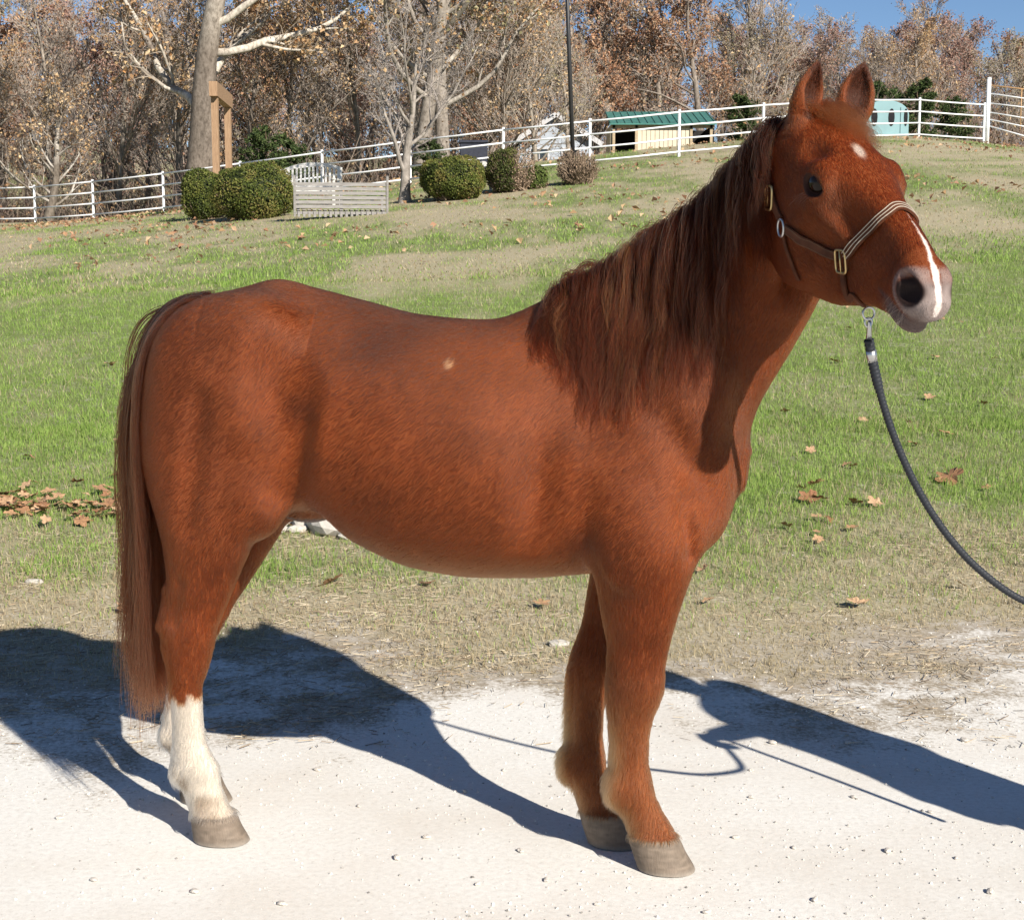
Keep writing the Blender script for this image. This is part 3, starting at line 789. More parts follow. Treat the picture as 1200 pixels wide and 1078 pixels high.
# ---- clipped bushes
def bush(name, px0, px1, py0, py1, label, cols, seed, dead=None, box=3.0, depth=1.0, n=9000):
    b = ground_px((px0 + px1) / 2, py1); k = b[1] / F
    W = (px1 - px0) * k / 2; H = (py1 - py0) * k * 1.02; D = W * depth
    D = min(D, 1.0)
    rs = np.random.default_rng(seed)
    u = rs.normal(0, 1, (n, 3)); u /= np.linalg.norm(u, axis=1)[:, None]
    q = (np.abs(u) ** box).sum(1) ** (-1 / box)
    S = u * q[:, None]
    lump = 1 + .30 * (hnoise2(S[:, 0] * 2.2 + seed, S[:, 2] * 2.2 + S[:, 1] * 1.7, 1.0, seed) - .5) + rs.normal(0, .022, n)
    S = S * lump[:, None] * (1 - .10 * rs.random(n) ** 2)[:, None]
    P = S * np.array([W, D, H / 2]) + np.array([0, 0, H / 2]); P[:, 2] = np.maximum(P[:, 2], .03)
    P[:, 0] *= np.interp(P[:, 2] / H, [0, .35, 1], [.86, 1.0, .93])
    o = empty(name, (b[0], b[1] + D * .7, tz(b[0], b[1] + D * .7) - .02)); tag(o, label, 'bush')
    c = np.array(cols); cl = np.clip(hnoise2(P[:, 0] * 4, P[:, 2] * 4 + P[:, 1] * 3, 1.0, seed) + rs.normal(0, .22, n), 0, .999)
    C = c[(cl * len(c)).astype(int)] * (.7 + .6 * rs.random((n, 1)))
    if dead is not None:
        w = np.clip((P[:, 0] / W - dead) / .25 + rs.normal(0, .4, n), 0, 1); keep = rs.random(n) > w * .82
        P, C, S, w = P[keep], C[keep], S[keep], w[keep]; C = np.where((w > .4)[:, None], np.array([.33, .24, .17]) * (.6 + .8 * rs.random((len(P), 1))), C)
    lv_, lf = leaf_quads(P, np.full(len(P), .050), rs, S)
    me = mesh_np('foliage', lv_, lf); set_col(me, 'Col', np.repeat(C, 4, 0)); link('foliage', me, M_LEAF, o)
    m = 260 if dead is None else 900
    poly = np.zeros((m, 4, 3)); e = S[rs.integers(0, len(S), m)] * np.array([W, D, H / 2]) * .94 + np.array([0, 0, H / 2]); e[:, 2] = np.maximum(e[:, 2], .05)
    st = np.stack([rs.normal(0, W * .25, m), rs.normal(0, D * .2, m), np.zeros(m)], 1)
    for j, f_ in enumerate((0, .33, .66, 1)): poly[:, j] = st * (1 - f_) + e * f_ + rs.normal(0, .05, (m, 3)) * (f_ > 0)
    V, Q = tubes_np(poly, np.full((m, 4), .012) * np.linspace(1.4, .5, 4), 3)
    me = mesh_np('branches', V, Q); set_col(me, 'Col', np.tile([.24, .18, .13], (len(V), 1))); link('branches', me, M_BARK, o)
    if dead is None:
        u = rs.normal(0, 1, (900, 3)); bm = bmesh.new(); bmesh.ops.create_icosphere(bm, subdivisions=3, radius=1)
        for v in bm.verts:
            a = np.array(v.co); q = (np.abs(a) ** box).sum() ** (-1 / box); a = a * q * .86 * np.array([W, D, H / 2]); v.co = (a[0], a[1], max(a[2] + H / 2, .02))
        me = bpy.data.meshes.new('blocking_core'); bm.to_mesh(me); bm.free()
        set_col(me, 'Col', np.tile([.022, .030, .010], (len(me.vertices), 1))); link('blocking_core', me, M_LEAF, o)  # solid near-black core added to block light through the leaves
box_c = [(.055, .075, .016), (.09, .115, .022), (.13, .15, .032), (.17, .18, .045), (.20, .17, .05)]
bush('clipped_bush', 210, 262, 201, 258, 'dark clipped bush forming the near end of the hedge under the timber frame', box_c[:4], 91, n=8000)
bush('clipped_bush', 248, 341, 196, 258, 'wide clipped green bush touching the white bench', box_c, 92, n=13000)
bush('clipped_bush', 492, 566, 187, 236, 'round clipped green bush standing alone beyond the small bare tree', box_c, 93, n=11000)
bush('clipped_bush', 570, 628, 177, 226, 'half-dead clipped bush with bare brown twigs on one side', [(.05, .065, .018), (.08, .095, .025), (.11, .12, .03)], 94, dead=.05, n=8000)
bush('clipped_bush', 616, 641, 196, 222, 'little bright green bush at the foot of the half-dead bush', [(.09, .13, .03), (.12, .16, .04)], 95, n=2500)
bush('twiggy_bush', 655, 700, 181, 217, 'bare brown twiggy bush round the foot of the lamp post', [(.25, .19, .14)], 96, dead=-3.0, n=2600)
# ================================================================== the horse
# local frame: x forward, y to the horse's left (away from the camera), z up
H_O = np.array([-.28, 4.12, 0.0]); H_YAW = math.radians(-11)
hc, hs = math.cos(H_YAW), math.sin(H_YAW)
H_X = np.array([hc, hs, 0]); H_Y = np.array([-hs, hc, 0])
def to_local(p):
    p = np.asarray(p, float) - H_O
    return np.array([p @ H_X, p @ H_Y, p[2]])
def dir_local(d):
    d = np.asarray(d, float)
    return np.array([d @ H_X, d @ H_Y, d[2]])
def hpx(px, py, yl):
    d = ray(px, py); t = ((H_O - CAM) @ H_Y + yl) / (d @ H_Y)
    return to_local(CAM + d * t)

def norm(v): v = np.asarray(v, float); return v / np.linalg.norm(v)

PRIMS = []
def reg(fn, pts, rad, k=.03, op='u'):
    pts = np.asarray(pts, np.float32)
    PRIMS.append((pts.min(0) - np.float32(rad), pts.max(0) + np.float32(rad), fn, np.float32(k), op))

def dense(st, n=240):
    st = np.asarray(st, float); s = st[:, 0]
    x = np.linspace(s[0], s[-1], n); out = [x]
    h = np.diff(s)
    for c in range(1, st.shape[1]):                # monotone cubic (pchip)
        y = st[:, c]; d = np.diff(y) / h; m = np.zeros(len(s)); m[0], m[-1] = d[0], d[-1]
        for i in range(1, len(s) - 1):
            if d[i - 1] * d[i] > 0:
                w1, w2 = 2 * h[i] + h[i - 1], h[i] + 2 * h[i - 1]
                m[i] = (w1 + w2) / (w1 / d[i - 1] + w2 / d[i])
        i = np.clip(np.searchsorted(s, x) - 1, 0, len(s) - 2); t = (x - s[i]) / h[i]
        out.append((1 + 2 * t) * (1 - t) ** 2 * y[i] + t * (1 - t) ** 2 * h[i] * m[i] + t * t * (3 - 2 * t) * y[i + 1] + t * t * (t - 1) * h[i] * m[i + 1])
    return np.stack(out, 1)

def loft(O, t, u, v, st, k=.03, op='u'):
    """stations: s, top u, bottom u, centre u, centre v, half width v, p top, p bottom"""
    O = np.asarray(O, float); T = dense(st)
    O4, t4, u4, v4, T4 = [np.asarray(q, np.float32) for q in (O, t, u, v, T)]
    def fn(P, O=O4, t=t4, u=u4, v=v4, T=T4):
        Q = P - O; s = Q @ t; U = Q @ u; V = Q @ v
        x = np.clip((s - T[0, 0]) * (len(T) - 1) / (T[-1, 0] - T[0, 0]), 0, len(T) - 1.001); i = x.astype(np.int32); x = x - i
        g = lambda c: T[i, c] + x * (T[i + 1, c] - T[i, c])
        cu = g(3); du = U - cu; top = du > 0
        ru = np.maximum(np.where(top, g(1) - cu, cu - g(2)), .003); rv = np.maximum(g(5), .003)
        p = np.where(top, g(6), g(7))
        a = np.abs(du) / ru + 1e-6; b = np.abs(V - g(4)) / rv + 1e-6
        k0 = (a ** p + b ** p) ** (1 / p)
        gr = np.sqrt((a ** (p - 1) / ru) ** 2 + (b ** (p - 1) / rv) ** 2) / k0 ** (p - 1)
        d = (k0 - 1) / np.maximum(gr, 1.0)
        return np.maximum(d, np.maximum(T[0, 0] - s, s - T[-1, 0]))
    pts = []
    for r in T[::8]:
        for uu in (r[1], r[2]):
            for vv in (r[4] - r[5], r[4] + r[5]):
                pts.append(O + r[0] * t + uu * u + vv * v)
    reg(fn, pts, .09, k, op)

def ell(c, r, k=.03, op='u', ax=None):
    c = np.asarray(c, float); r = np.asarray(r, float)
    A = np.eye(3) if ax is None else np.asarray(ax, float)      # rows: axes
    c4, r4, A4 = [np.asarray(q, np.float32) for q in (c, r, A)]
    def fn(P, c=c4, r=r4, A=A4):
        q = (P - c) @ A.T; a = q / r
        k0 = np.sqrt((a * a).sum(1)) + 1e-6; k1 = np.sqrt(((a / r) ** 2).sum(1)) + 1e-6
        return k0 * (k0 - 1) / k1
    reg(fn, [c - r.max(), c + r.max()], .07, k, op)

def cap(a, b, ra, rb, k=.02, op='u'):
    a = np.asarray(a, float); b = np.asarray(b, float); d = b - a; L2 = d @ d
    a4, d4, ra4, rb4, L4 = [np.float32(q) for q in (a, d, ra, rb, L2)]
    def fn(P, a=a4, d=d4, ra=ra4, rb=rb4, L2=L4):
        t = np.clip((P - a) @ d / L2, 0, 1)
        return np.linalg.norm(P - a - t[:, None] * d, axis=1) - (ra + (rb - ra) * t)
    reg(fn, [a, b], max(ra, rb) + .07, k, op)

def rotax(ang_y):   # tilt in the x-z plane
    c, s = math.cos(ang_y), math.sin(ang_y)
    return [[c, 0, s], [0, 1, 0], [-s, 0, c]]

def sdf(P):
    P = np.asarray(P, np.float32); out = np.empty(len(P), np.float32)
    for i in range(0, len(P), 12000):
        out[i:i + 12000] = sdf_part(P[i:i + 12000])
    return out
def sdf_part(P):
    d = np.full(len(P), .25, np.float32)
    plo, phi = P.min(0), P.max(0)
    for lo, hi, fn, k, op in PRIMS:
        if (plo > hi).any() or (phi < lo).any(): continue
        if (plo >= lo).all() and (phi <= hi).all(): m = slice(None)
        else:
            m = np.nonzero(((P > lo) & (P < hi)).all(1))[0]
            if not len(m): continue
        e = fn(P[m]); a = d[m]
        if op == 'u':
            h = np.maximum(k - np.abs(a - e), 0) / k
            d[m] = np.minimum(a, e) - h * h * (k * .25)
        else:
            e = -e
            h = np.maximum(k - np.abs(a - e), 0) / k
            d[m] = np.maximum(a, e) + h * h * (k * .25)
    return np.maximum(d, -P[:, 2] + .001)
def block_order(I, b):
    q = I // b
    return np.lexsort((q[:, 1], q[:, 2], q[:, 0]))

X, Y, Z = np.eye(3)
# trunk ------------------------------------------------- x, top, bottom, centre, cy, half width, p top, p bottom
loft((0, 0, 0), X, Z, Y, [
    (-.700, 1.36, 1.12, 1.24, 0, .03, 2, 2),
    (-.680, 1.415, 1.02, 1.22, 0, .10, 2, 2),
    (-.630, 1.462, .97, 1.20, 0, .175, 2, 2),
    (-.560, 1.485, .93, 1.20, 0, .225, 1.9, 2),
    (-.460, 1.522, .92, 1.19, 0, .255, 1.85, 2),
    (-.360, 1.545, .92, 1.18, 0, .262, 1.8, 2.1),
    (-.250, 1.521, .922, 1.15, 0, .268, 1.85, 2.1),
    (-.120, 1.489, .838, 1.11, 0, .285, 1.95, 2.2),
    (.050, 1.451, .776, 1.08, 0, .305, 2.0, 2.2),
    (.200, 1.441, .760, 1.07, 0, .308, 1.95, 2.2),
    (.350, 1.462, .764, 1.07, 0, .290, 1.7, 2.2),
    (.450, 1.490, .774, 1.07, 0, .262, 1.6, 2.2),
    (.570, 1.455, .790, 1.06, 0, .235, 1.7, 2.2),
    (.700, 1.36, .825, 1.05, 0, .210, 1.9, 2.1),
    (.800, 1.25, .875, 1.05, 0, .175, 2, 2),
    (.858, 1.14, .96, 1.05, 0, .105, 2, 2),
    (.880, 1.08, 1.02, 1.05, 0, .03, 2, 2)], .04)
# neck
NA = norm((.588, 0, .809)); NU = np.array([-NA[2], 0, NA[0]]); N_O = np.array([.6, 0, 1.2])
loft(N_O, NA, NU, Y, [
    (-.10, .30, -.30, -.03, 0, .16, 1.7, 2),
    (.02, .345, -.315, -.03, 0, .185, 1.55, 2),
    (.125, .332, -.272, -.03, 0, .158, 1.5, 2),
    (.25, .283, -.246, -.03, -.005, .128, 1.55, 2),
    (.39, .225, -.230, -.02, -.012, .112, 1.6, 2),
    (.54, .171, -.205, -.02, -.045, .108, 1.7, 2),
    (.67, .135, -.165, -.01, -.115, .100, 1.8, 2),
    (.75, .112, -.125, 0, -.18, .090, 1.9, 2),
    (.82, .07, -.07, 0, -.24, .06, 2, 2)], .10)
# shoulder, chest, croup muscles
for sd in (-1, 1):
    ell((.70, sd * .135, 1.16), (.13, .085, .26), .08, ax=rotax(-.42))
    ell((.60, sd * .165, .99), (.12, .075, .17), .07, ax=rotax(.35))
    ell((.785, sd * .085, .995), (.085, .085, .13), .06)
    ell((-.47, sd * .135, 1.31), (.19, .125, .19), .09)
    ell((-.58, sd * .12, 1.13), (.115, .10, .24), .08)
    ell((-.355, sd * .175, 1.42), (.07, .05, .06), .11)               # point of hip
    ell((-.375, sd * .165, .985), (.085, .075, .12), .06)              # stifle
    ell((-.275, sd * .325, 1.20), (.055, .085, .19), .09, 's')         # flank hollow
    ell((.40, sd * .30, .98), (.035, .05, .20), .07, 's', rotax(-.12)) # behind the elbow
ell((.86, 0, 1.0), (.05, .02, .12), .04, 's')

def hind(sd, off):
    yo = lambda z, y: sd * y
    rows = [  # z, front x, back x, |y|, half width
        (1.42, -.50, -.58, .09, .03), (1.32, -.42, -.65, .115, .085), (1.12, -.365, -.690, .135, .118), (1.00, -.335, -.678, .145, .110), (.917, -.362, -.660, .15, .098),
        (.82, -.408, -.640, .155, .078), (.745, -.443, -.634, .16, .064), (.70, -.462, -.634, .165, .056), (.655, -.482, -.642, .168, .050), (.605, -.503, -.658, .17, .050),
        (.56, -.514, -.658, .17, .046), (.50, -.533, -.648, .17, .041), (.43, -.556, -.642, .17, .034), (.36, -.558, -.640, .17, .031),
        (.29, -.554, -.642, .17, .031), (.245, -.538, -.646, .17, .036), (.205, -.518, -.642, .17, .041), (.165, -.515, -.628, .17, .037),
        (.12, -.500, -.610, .17, .036), (.09, -.487, -.600, .17, .044), (.082, -.476, -.600, .17, .051), (.04, -.455, -.596, .17, .056), (.0, -.432, -.592, .17, .060), (-.03, -.42, -.592, .17, .060)]
    st = []
    for z, f, b, y, w in rows[::-1]:
        o = off(z)
        st.append((z, f + o[0], b + o[0], (f + b) / 2 + o[0], sd * y + o[1], w, 2.2, 2.0))
    loft((0, 0, 0), Z, X, Y, st, .045)
    o = off(.60)
    cap((-.645 + o[0], sd * .17 + o[1], .625), (-.632 + o[0], sd * .17 + o[1], .71), .015, .010, .04)     # point of hock and tendon
    o = off(.18)
    ell((-.634 + o[0], sd * .17 + o[1], .19), (.016, .026, .03), .03)
def fore(sd, off):
    rows = [
        (1.22, .70, .66, .12, .03), (1.12, .75, .58, .135, .065), (1.02, .80, .55, .15, .085), (.90, .812, .530, .155, .090), (.82, .782, .530, .16, .082), (.75, .758, .542, .16, .070), (.68, .738, .555, .163, .058), (.61, .722, .567, .165, .047),
        (.56, .714, .567, .165, .045), (.51, .713, .564, .165, .048), (.465, .702, .568, .165, .044), (.42, .686, .577, .165, .036), (.36, .676, .583, .165, .031),
        (.30, .675, .584, .165, .031), (.25, .684, .580, .165, .037), (.21, .692, .580, .165, .041), (.165, .710, .602, .165, .037), (.12, .737, .624, .165, .038),
        (.096, .750, .632, .165, .045), (.088, .760, .630, .165, .052), (.045, .783, .640, .165, .058), (0, .808, .655, .165, .062), (-.03, .815, .66, .165, .062)]
    st = []
    for z, f, b, y, w in rows[::-1]:
        o = off(z)
        st.append((z, f + o[0], b + o[0], (f + b) / 2 + o[0], sd * y + o[1], w, 2.2, 2.0))
    loft((0, 0, 0), Z, X, Y, st, .045)
    o = off(.19)
    ell((.596 + o[0], sd * .165 + o[1], .215), (.018, .028, .04), .04)
ss = lambda z, a, b: (lambda t: t * t * (3 - 2 * t))(min(1, max(0, (z - a) / (b - a))))
hind(-1, lambda z: (0, .045 * (1 - ss(z, .1, .9))))
hind(1, lambda z: (-.165 * (1 - ss(z, .15, 1.0)), 0))
fore(-1, lambda z: (-.012 * (1 - ss(z, .1, .8)), .075 * (1 - ss(z, .1, .9))))
fore(1, lambda z: (-.155 * (1 - ss(z, .35, 1.05)) - .012 * (1 - ss(z, .1, .3)), -.10 * (1 - ss(z, .1, .95))))
# sheath
ell((-.285, 0, .922), (.07, .045, .035), .05)

# head frame --------------------------------------------- a to the muzzle, n out of the forehead, e to the horse's left
HK = 1.06; H_YW, H_PT = math.radians(71.5), math.radians(34.5)
HA = dir_local((math.cos(H_PT) * math.cos(H_YW), -math.cos(H_PT) * math.sin(H_YW), -math.sin(H_PT)))
HE = np.cross(HA, Z); HE = norm(HE) ; HE = HE if HE[1] > 0 else -HE
HN = norm(np.cross(HA, HE)); HN = HN if HN[2] > 0 else -HN
E_MID = hpx(1002, 214, -.37)
HD_O = E_MID - HK * (.205 * HA - .045 * HN)
def hd(s, n, e): return HD_O + HK * (s * HA + n * HN + e * HE)
HAX = [HA, HN, HE]
loft(HD_O, HA, HN, HE, [(r[0] * HK, r[1] * HK, r[2] * HK, r[3] * HK, 0, r[5] * HK, r[6], r[7]) for r in [   # s, top, bottom, centre, 0, half width
    (-.045, -.03, -.10, -.06, 0, .03, 2, 2),
    (-.02, -.018, -.14, -.065, 0, .060, 2, 2),
    (.05, .003, -.215, -.075, 0, .083, 2.2, 1.9),
    (.12, .018, -.295, -.085, 0, .092, 2.3, 1.9),
    (.19, .020, -.335, -.085, 0, .094, 2.5, 1.9),
    (.25, .014, -.330, -.085, 0, .087, 2.5, 1.9),
    (.31, .008, -.290, -.085, 0, .073, 2.4, 1.9),
    (.38, .004, -.240, -.08, 0, .058, 2.3, 2),
    (.44, .000, -.200, -.075, 0, .049, 2.3, 2.1),
    (.50, -.008, -.175, -.075, 0, .045, 2.3, 2.2),
    (.545, -.020, -.155, -.075, 0, .043, 2.2, 2.2),
    (.585, -.040, -.13, -.08, 0, .037, 2.2, 2.2),
    (.612, -.062, -.10, -.082, 0, .022, 2, 2)]], .05)
for sd in (-1, 1):
    ell(hd(.150, -.175, sd * .062), (.14, .15, .046), .06, ax=HAX)                  # jowl
    cap(hd(.225, -.085, sd * .090), hd(.335, -.100, sd * .068), .017, .011, .030)    # facial crest
    ell(hd(.190, -.022, sd * .080), (.05, .018, .020), .03, ax=HAX)                  # brow
    ell(hd(.208, -.052, sd * .084), (.046, .032, .023), .025, ax=HAX)                # eye bulge
    ell(hd(.135, -.005, sd * .085), (.03, .018, .016), .04, 's', HAX)                # hollow above the eye
    ell(hd(.218, -.045, sd * .110), (.034, .023, .024), .006, 's', HAX)             # eye opening
    cap(hd(.190, -.040, sd * .098), hd(.238, -.030, sd * .092), .0075, .0065, .012)  # upper lid
    cap(hd(.192, -.064, sd * .096), hd(.238, -.066, sd * .090), .0050, .0045, .010)  # lower lid
    ell(hd(.553, -.070, sd * .030), (.048, .044, .024), .03, ax=HAX)                 # nostril wing
    ell(hd(.578, -.068, sd * .052), (.030, .029, .034), .010, 's', HAX)
    ell(hd(.556, -.050, sd * .056), (.024, .013, .030), .012, 's', HAX)              # nostril
    cap(hd(.480, -.132, sd * .056), hd(.605, -.126, sd * .032), .0035, .004, .008, 's')  # mouth line
    ell(hd(.39, -.052, sd * .080), (.085, .027, .027), .045, 's', HAX)
    ell(hd(.325, -.165, sd * .085), (.085, .05, .028), .05, 's', HAX)                # hollow below the crest
ell(hd(.580, -.090, 0), (.036, .036, .036), .03, ax=HAX)                             # upper lip
ell(hd(.545, -.148, 0), (.050, .024, .034), .020, ax=HAX)                            # chin, lower lip
cap(hd(.602, -.128, -.033), hd(.602, -.128, .033), .004, .004, .008, 's')
ell(hd(.20, -.36, 0), (.14, .06, .03), .05, 's', HAX)                               # gap between the jaws
# link head and neck
cap(hd(.03, -.075, 0), N_O + .64 * NA + np.array([0, -.10, 0]), .085, .105, .08)
# ears
def ear(base, tip, op, L):
    t = norm(tip - base); v = norm(np.cross(t, op)); u = norm(np.cross(v, t)); u = u if u @ op > 0 else -u
    q = L / .165
    loft(base, t, u, v, [(-.02, .030, -.030, 0, 0, .030, 2, 2), (.02 * q, .032, -.030, 0, 0, .038, 2, 2), (.055 * q, .028, -.028, 0, 0, .045, 2, 2), (.09 * q, .021, -.023, 0, 0, .042, 2, 2),
                         (.125 * q, .013, -.016, 0, 0, .029, 2, 2), (.152 * q, .008, -.009, 0, 0, .013, 2, 2), (.165 * q, .003, -.003, 0, 0, .003, 2, 2)], .02)
    loft(base + u * .024, t, u, v, [(.025 * q, .01, -.01, 0, 0, .006, 2, 2), (.05 * q, .03, -.024, 0, 0, .026, 2, 2), (.09 * q, .03, -.032, 0, 0, .033, 2, 2),
                         (.125 * q, .03, -.028, 0, 0, .021, 2, 2), (.15 * q, .03, -.022, 0, 0, .005, 2, 2)], .008, 's')
    return base, t, u, v
EARS = []
b = hd(.020, -.012, -.062); EARS.append(ear(b, b + dir_local((.27, -.05, 1.0)), dir_local((.65, -.7, .1)), .146))
b = hd(.020, -.012, .062); EARS.append(ear(b, b + dir_local((.22, .05, 1.0)), dir_local((.1, -.95, .1)), .146))

# creases and muscle edges on both sides
def both(p, q, ra, rb, k, op='s'):
    for sd in (-1, 1):
        cap((p[0], sd * abs(p[1]), p[2]), (q[0], sd * abs(q[1]), q[2]), ra, rb, k, op)
both(hpx(352, 440, -.30), hpx(336, 585, -.238), .016, .020, .07)      # fold in front of the stifle
both(hpx(684, 575, -.300), hpx(690, 668, -.262), .014, .022, .06)     # behind the elbow
both(hpx(806, 590, -.225), hpx(812, 650, -.20), .006, .006, .05)      # breast and forearm
both(hpx(206, 685, -.225), hpx(200, 728, -.215), .008, .008, .03)     # in front of the tendon of the hock
both(hpx(770, 480, -.260), hpx(838, 585, -.195), .006, .006, .08)      # edge of the shoulder
both(hpx(230, 470, -.285), hpx(215, 620, -.26), .005, .005, .06)      # between the thigh muscles
for sd in (-1, 1):
    ell((.63, sd * .225, .90), (.07, .03, .10), .06)
# dock of the tail
ell((.815, 0, 1.13), (.055, .09, .12), .09)
cap((-.55, 0, 1.44), (-.66, 0, 1.415), .045, .034, .05)
cap((-.66, 0, 1.415), (-.705, 0, 1.32), .034, .024, .03)
cap((-.705, 0, 1.32), (-.71, 0, 1.16), .024, .010, .02)

def build_body(vox=.004):
    lo = np.array([-1.0, -.80, 0.0]) - vox; hi = np.array([1.42, .40, 2.14])
    if 'head' in DBG: lo = np.array([.75, -.80, 1.2])
    return build_mesh_sdf(lo, hi, vox)
def build_mesh_sdf(lo, hi, vox):
    f = 5; cz = vox * f
    n = np.ceil((hi - lo) / cz).astype(int)
    gi = np.stack(np.meshgrid(*[np.arange(q) for q in n], indexing='ij'), -1).reshape(-1, 3)
    gi = gi[block_order(gi, 12)]
    dc = np.empty(n, np.float32)
    dc[gi[:, 0], gi[:, 1], gi[:, 2]] = sdf(lo + (gi + .5) * cz)
    S = np.repeat(np.repeat(np.repeat(dc < 0, f, 0), f, 1), f, 2)
    near = np.argwhere(np.abs(dc) < cz * 1.15)
    near = near[block_order(near, 8)]
    off = np.stack(np.meshgrid(*[np.arange(f)] * 3, indexing='ij'), -1).reshape(-1, 3)
    for ch in np.array_split(near, max(1, len(near) // 100)):
        idx = (ch[:, None, :] * f + off[None]).reshape(-1, 3)
        d = sdf(lo + (idx + .5) * vox)
        S[idx[:, 0], idx[:, 1], idx[:, 2]] = d < 0
    # surface nets: one vertex for each mixed cell of eight samples
    A = S.view(np.int8)
    cnt = A[:-1, :-1, :-1] + A[1:, :-1, :-1] + A[:-1, 1:, :-1] + A[:-1, :-1, 1:] + A[1:, 1:, :-1] + A[1:, :-1, 1:] + A[:-1, 1:, 1:] + A[1:, 1:, 1:]
    mix = (cnt > 0) & (cnt < 8)
    ids = np.argwhere(mix); ids = ids[block_order(ids, 40)]
    num = np.full(mix.shape, -1, np.int32); num[ids[:, 0], ids[:, 1], ids[:, 2]] = np.arange(len(ids))
    V = lo + (ids + 1.0) * vox
    quads = []
    for ax in range(3):
        a0 = [slice(None)] * 3; a1 = [slice(None)] * 3
        a0[ax] = slice(0, -1); a1[ax] = slice(1, None)
        e = np.argwhere(S[tuple(a0)] != S[tuple(a1)])
        e = e[(e > 0).all(1) & (e < np.array(mix.shape)).all(1)]
        ins = S[e[:, 0], e[:, 1], e[:, 2]]
        b_, c_ = [(1, 2), (2, 0), (0, 1)][ax]
        q = []
        for db, dcc in ((-1, -1), (0, -1), (0, 0), (-1, 0)):
            k = e.copy(); k[:, b_] += db; k[:, c_] += dcc
            q.append(num[k[:, 0], k[:, 1], k[:, 2]])
        q = np.stack(q, 1)
        q[~ins] = q[~ins][:, ::-1]
        quads.append(q)
    Q = np.concatenate(quads); Q = Q[(Q >= 0).all(1)]
    def grad(P, h=.0015):
        K = np.array([[1, -1, -1], [-1, -1, 1], [-1, 1, -1], [1, 1, 1.0]])
        return sum(sdf(P + h * k)[:, None] * k for k in K) / (4 * h)
    def project(P, it):
        for _ in range(it):
            d = sdf(P); g = grad(P); l2 = np.maximum((g * g).sum(1), .25)
            P = P - np.clip(d / l2, -vox, vox)[:, None] * g
        return P
    V = project(V, 2)
    E = np.concatenate([Q[:, [0, 1]], Q[:, [1, 2]], Q[:, [2, 3]], Q[:, [3, 0]]])
    deg = np.bincount(E.ravel(), minlength=len(V)).astype(float)
    for _ in range(3):
        acc = np.zeros_like(V)
        for c in range(3):
            acc[:, c] = np.bincount(E[:, 0], V[E[:, 1], c], len(V)) + np.bincount(E[:, 1], V[E[:, 0], c], len(V))
        V = acc / np.maximum(deg, 1)[:, None] * .6 + V * .4
    V = project(V, 1)
    G = grad(V); Nn = G / np.maximum(np.linalg.norm(G, axis=1), 1e-6)[:, None]
    used = np.zeros(len(V), bool); used[Q.ravel()] = True
    mp = np.cumsum(used) - 1
    return V[used], mp[Q], Nn[used]
HV, HQ, HNRM = build_body(.005 if 'fast' in DBG else .0045)
# ------------------------------------------------------------------ coat colours (the horse's own markings), in local coordinates
def hnoise(P, f, seed=0.0):
    """cheap smooth value noise, vectorised"""
    q = P * f + seed
    i = np.floor(q).astype(np.int64); t = q - i; t = t * t * (3 - 2 * t)
    def h(a, b, c):
        n = (a * 73856093) ^ (b * 19349663) ^ (c * 83492791)
        n = (n ^ (n >> 13)) * 1274126177 & 0x7fffffff
        return (n % 65536) / 65535.0
    r = 0
    for dx in (0, 1):
        for dy in (0, 1):
            for dz in (0, 1):
                w = (t[:, 0] if dx else 1 - t[:, 0]) * (t[:, 1] if dy else 1 - t[:, 1]) * (t[:, 2] if dz else 1 - t[:, 2])
                r = r + w * h(i[:, 0] + dx, i[:, 1] + dy, i[:, 2] + dz)
    return r
def sstep(x, a, b):
    t = np.clip((x - a) / (b - a), 0, 1); return t * t * (3 - 2 * t)
def head_co(P):
    q = (P - HD_O) / HK
    return q @ HA, q @ HN, q @ HE
def mixc(C, w, col):
    return C + w[:, None] * (np.asarray(col) - C)

def masks(P):
    s, n, e = head_co(P)
    dh = np.linalg.norm(P - HD_O, axis=1)
    head = sstep(s, -.06, .02) * (np.abs(e) < .16) * (n > -.36) * (n < .1) * (P[:, 0] > .9) * (P[:, 1] < .1)
    return s, n, e, head

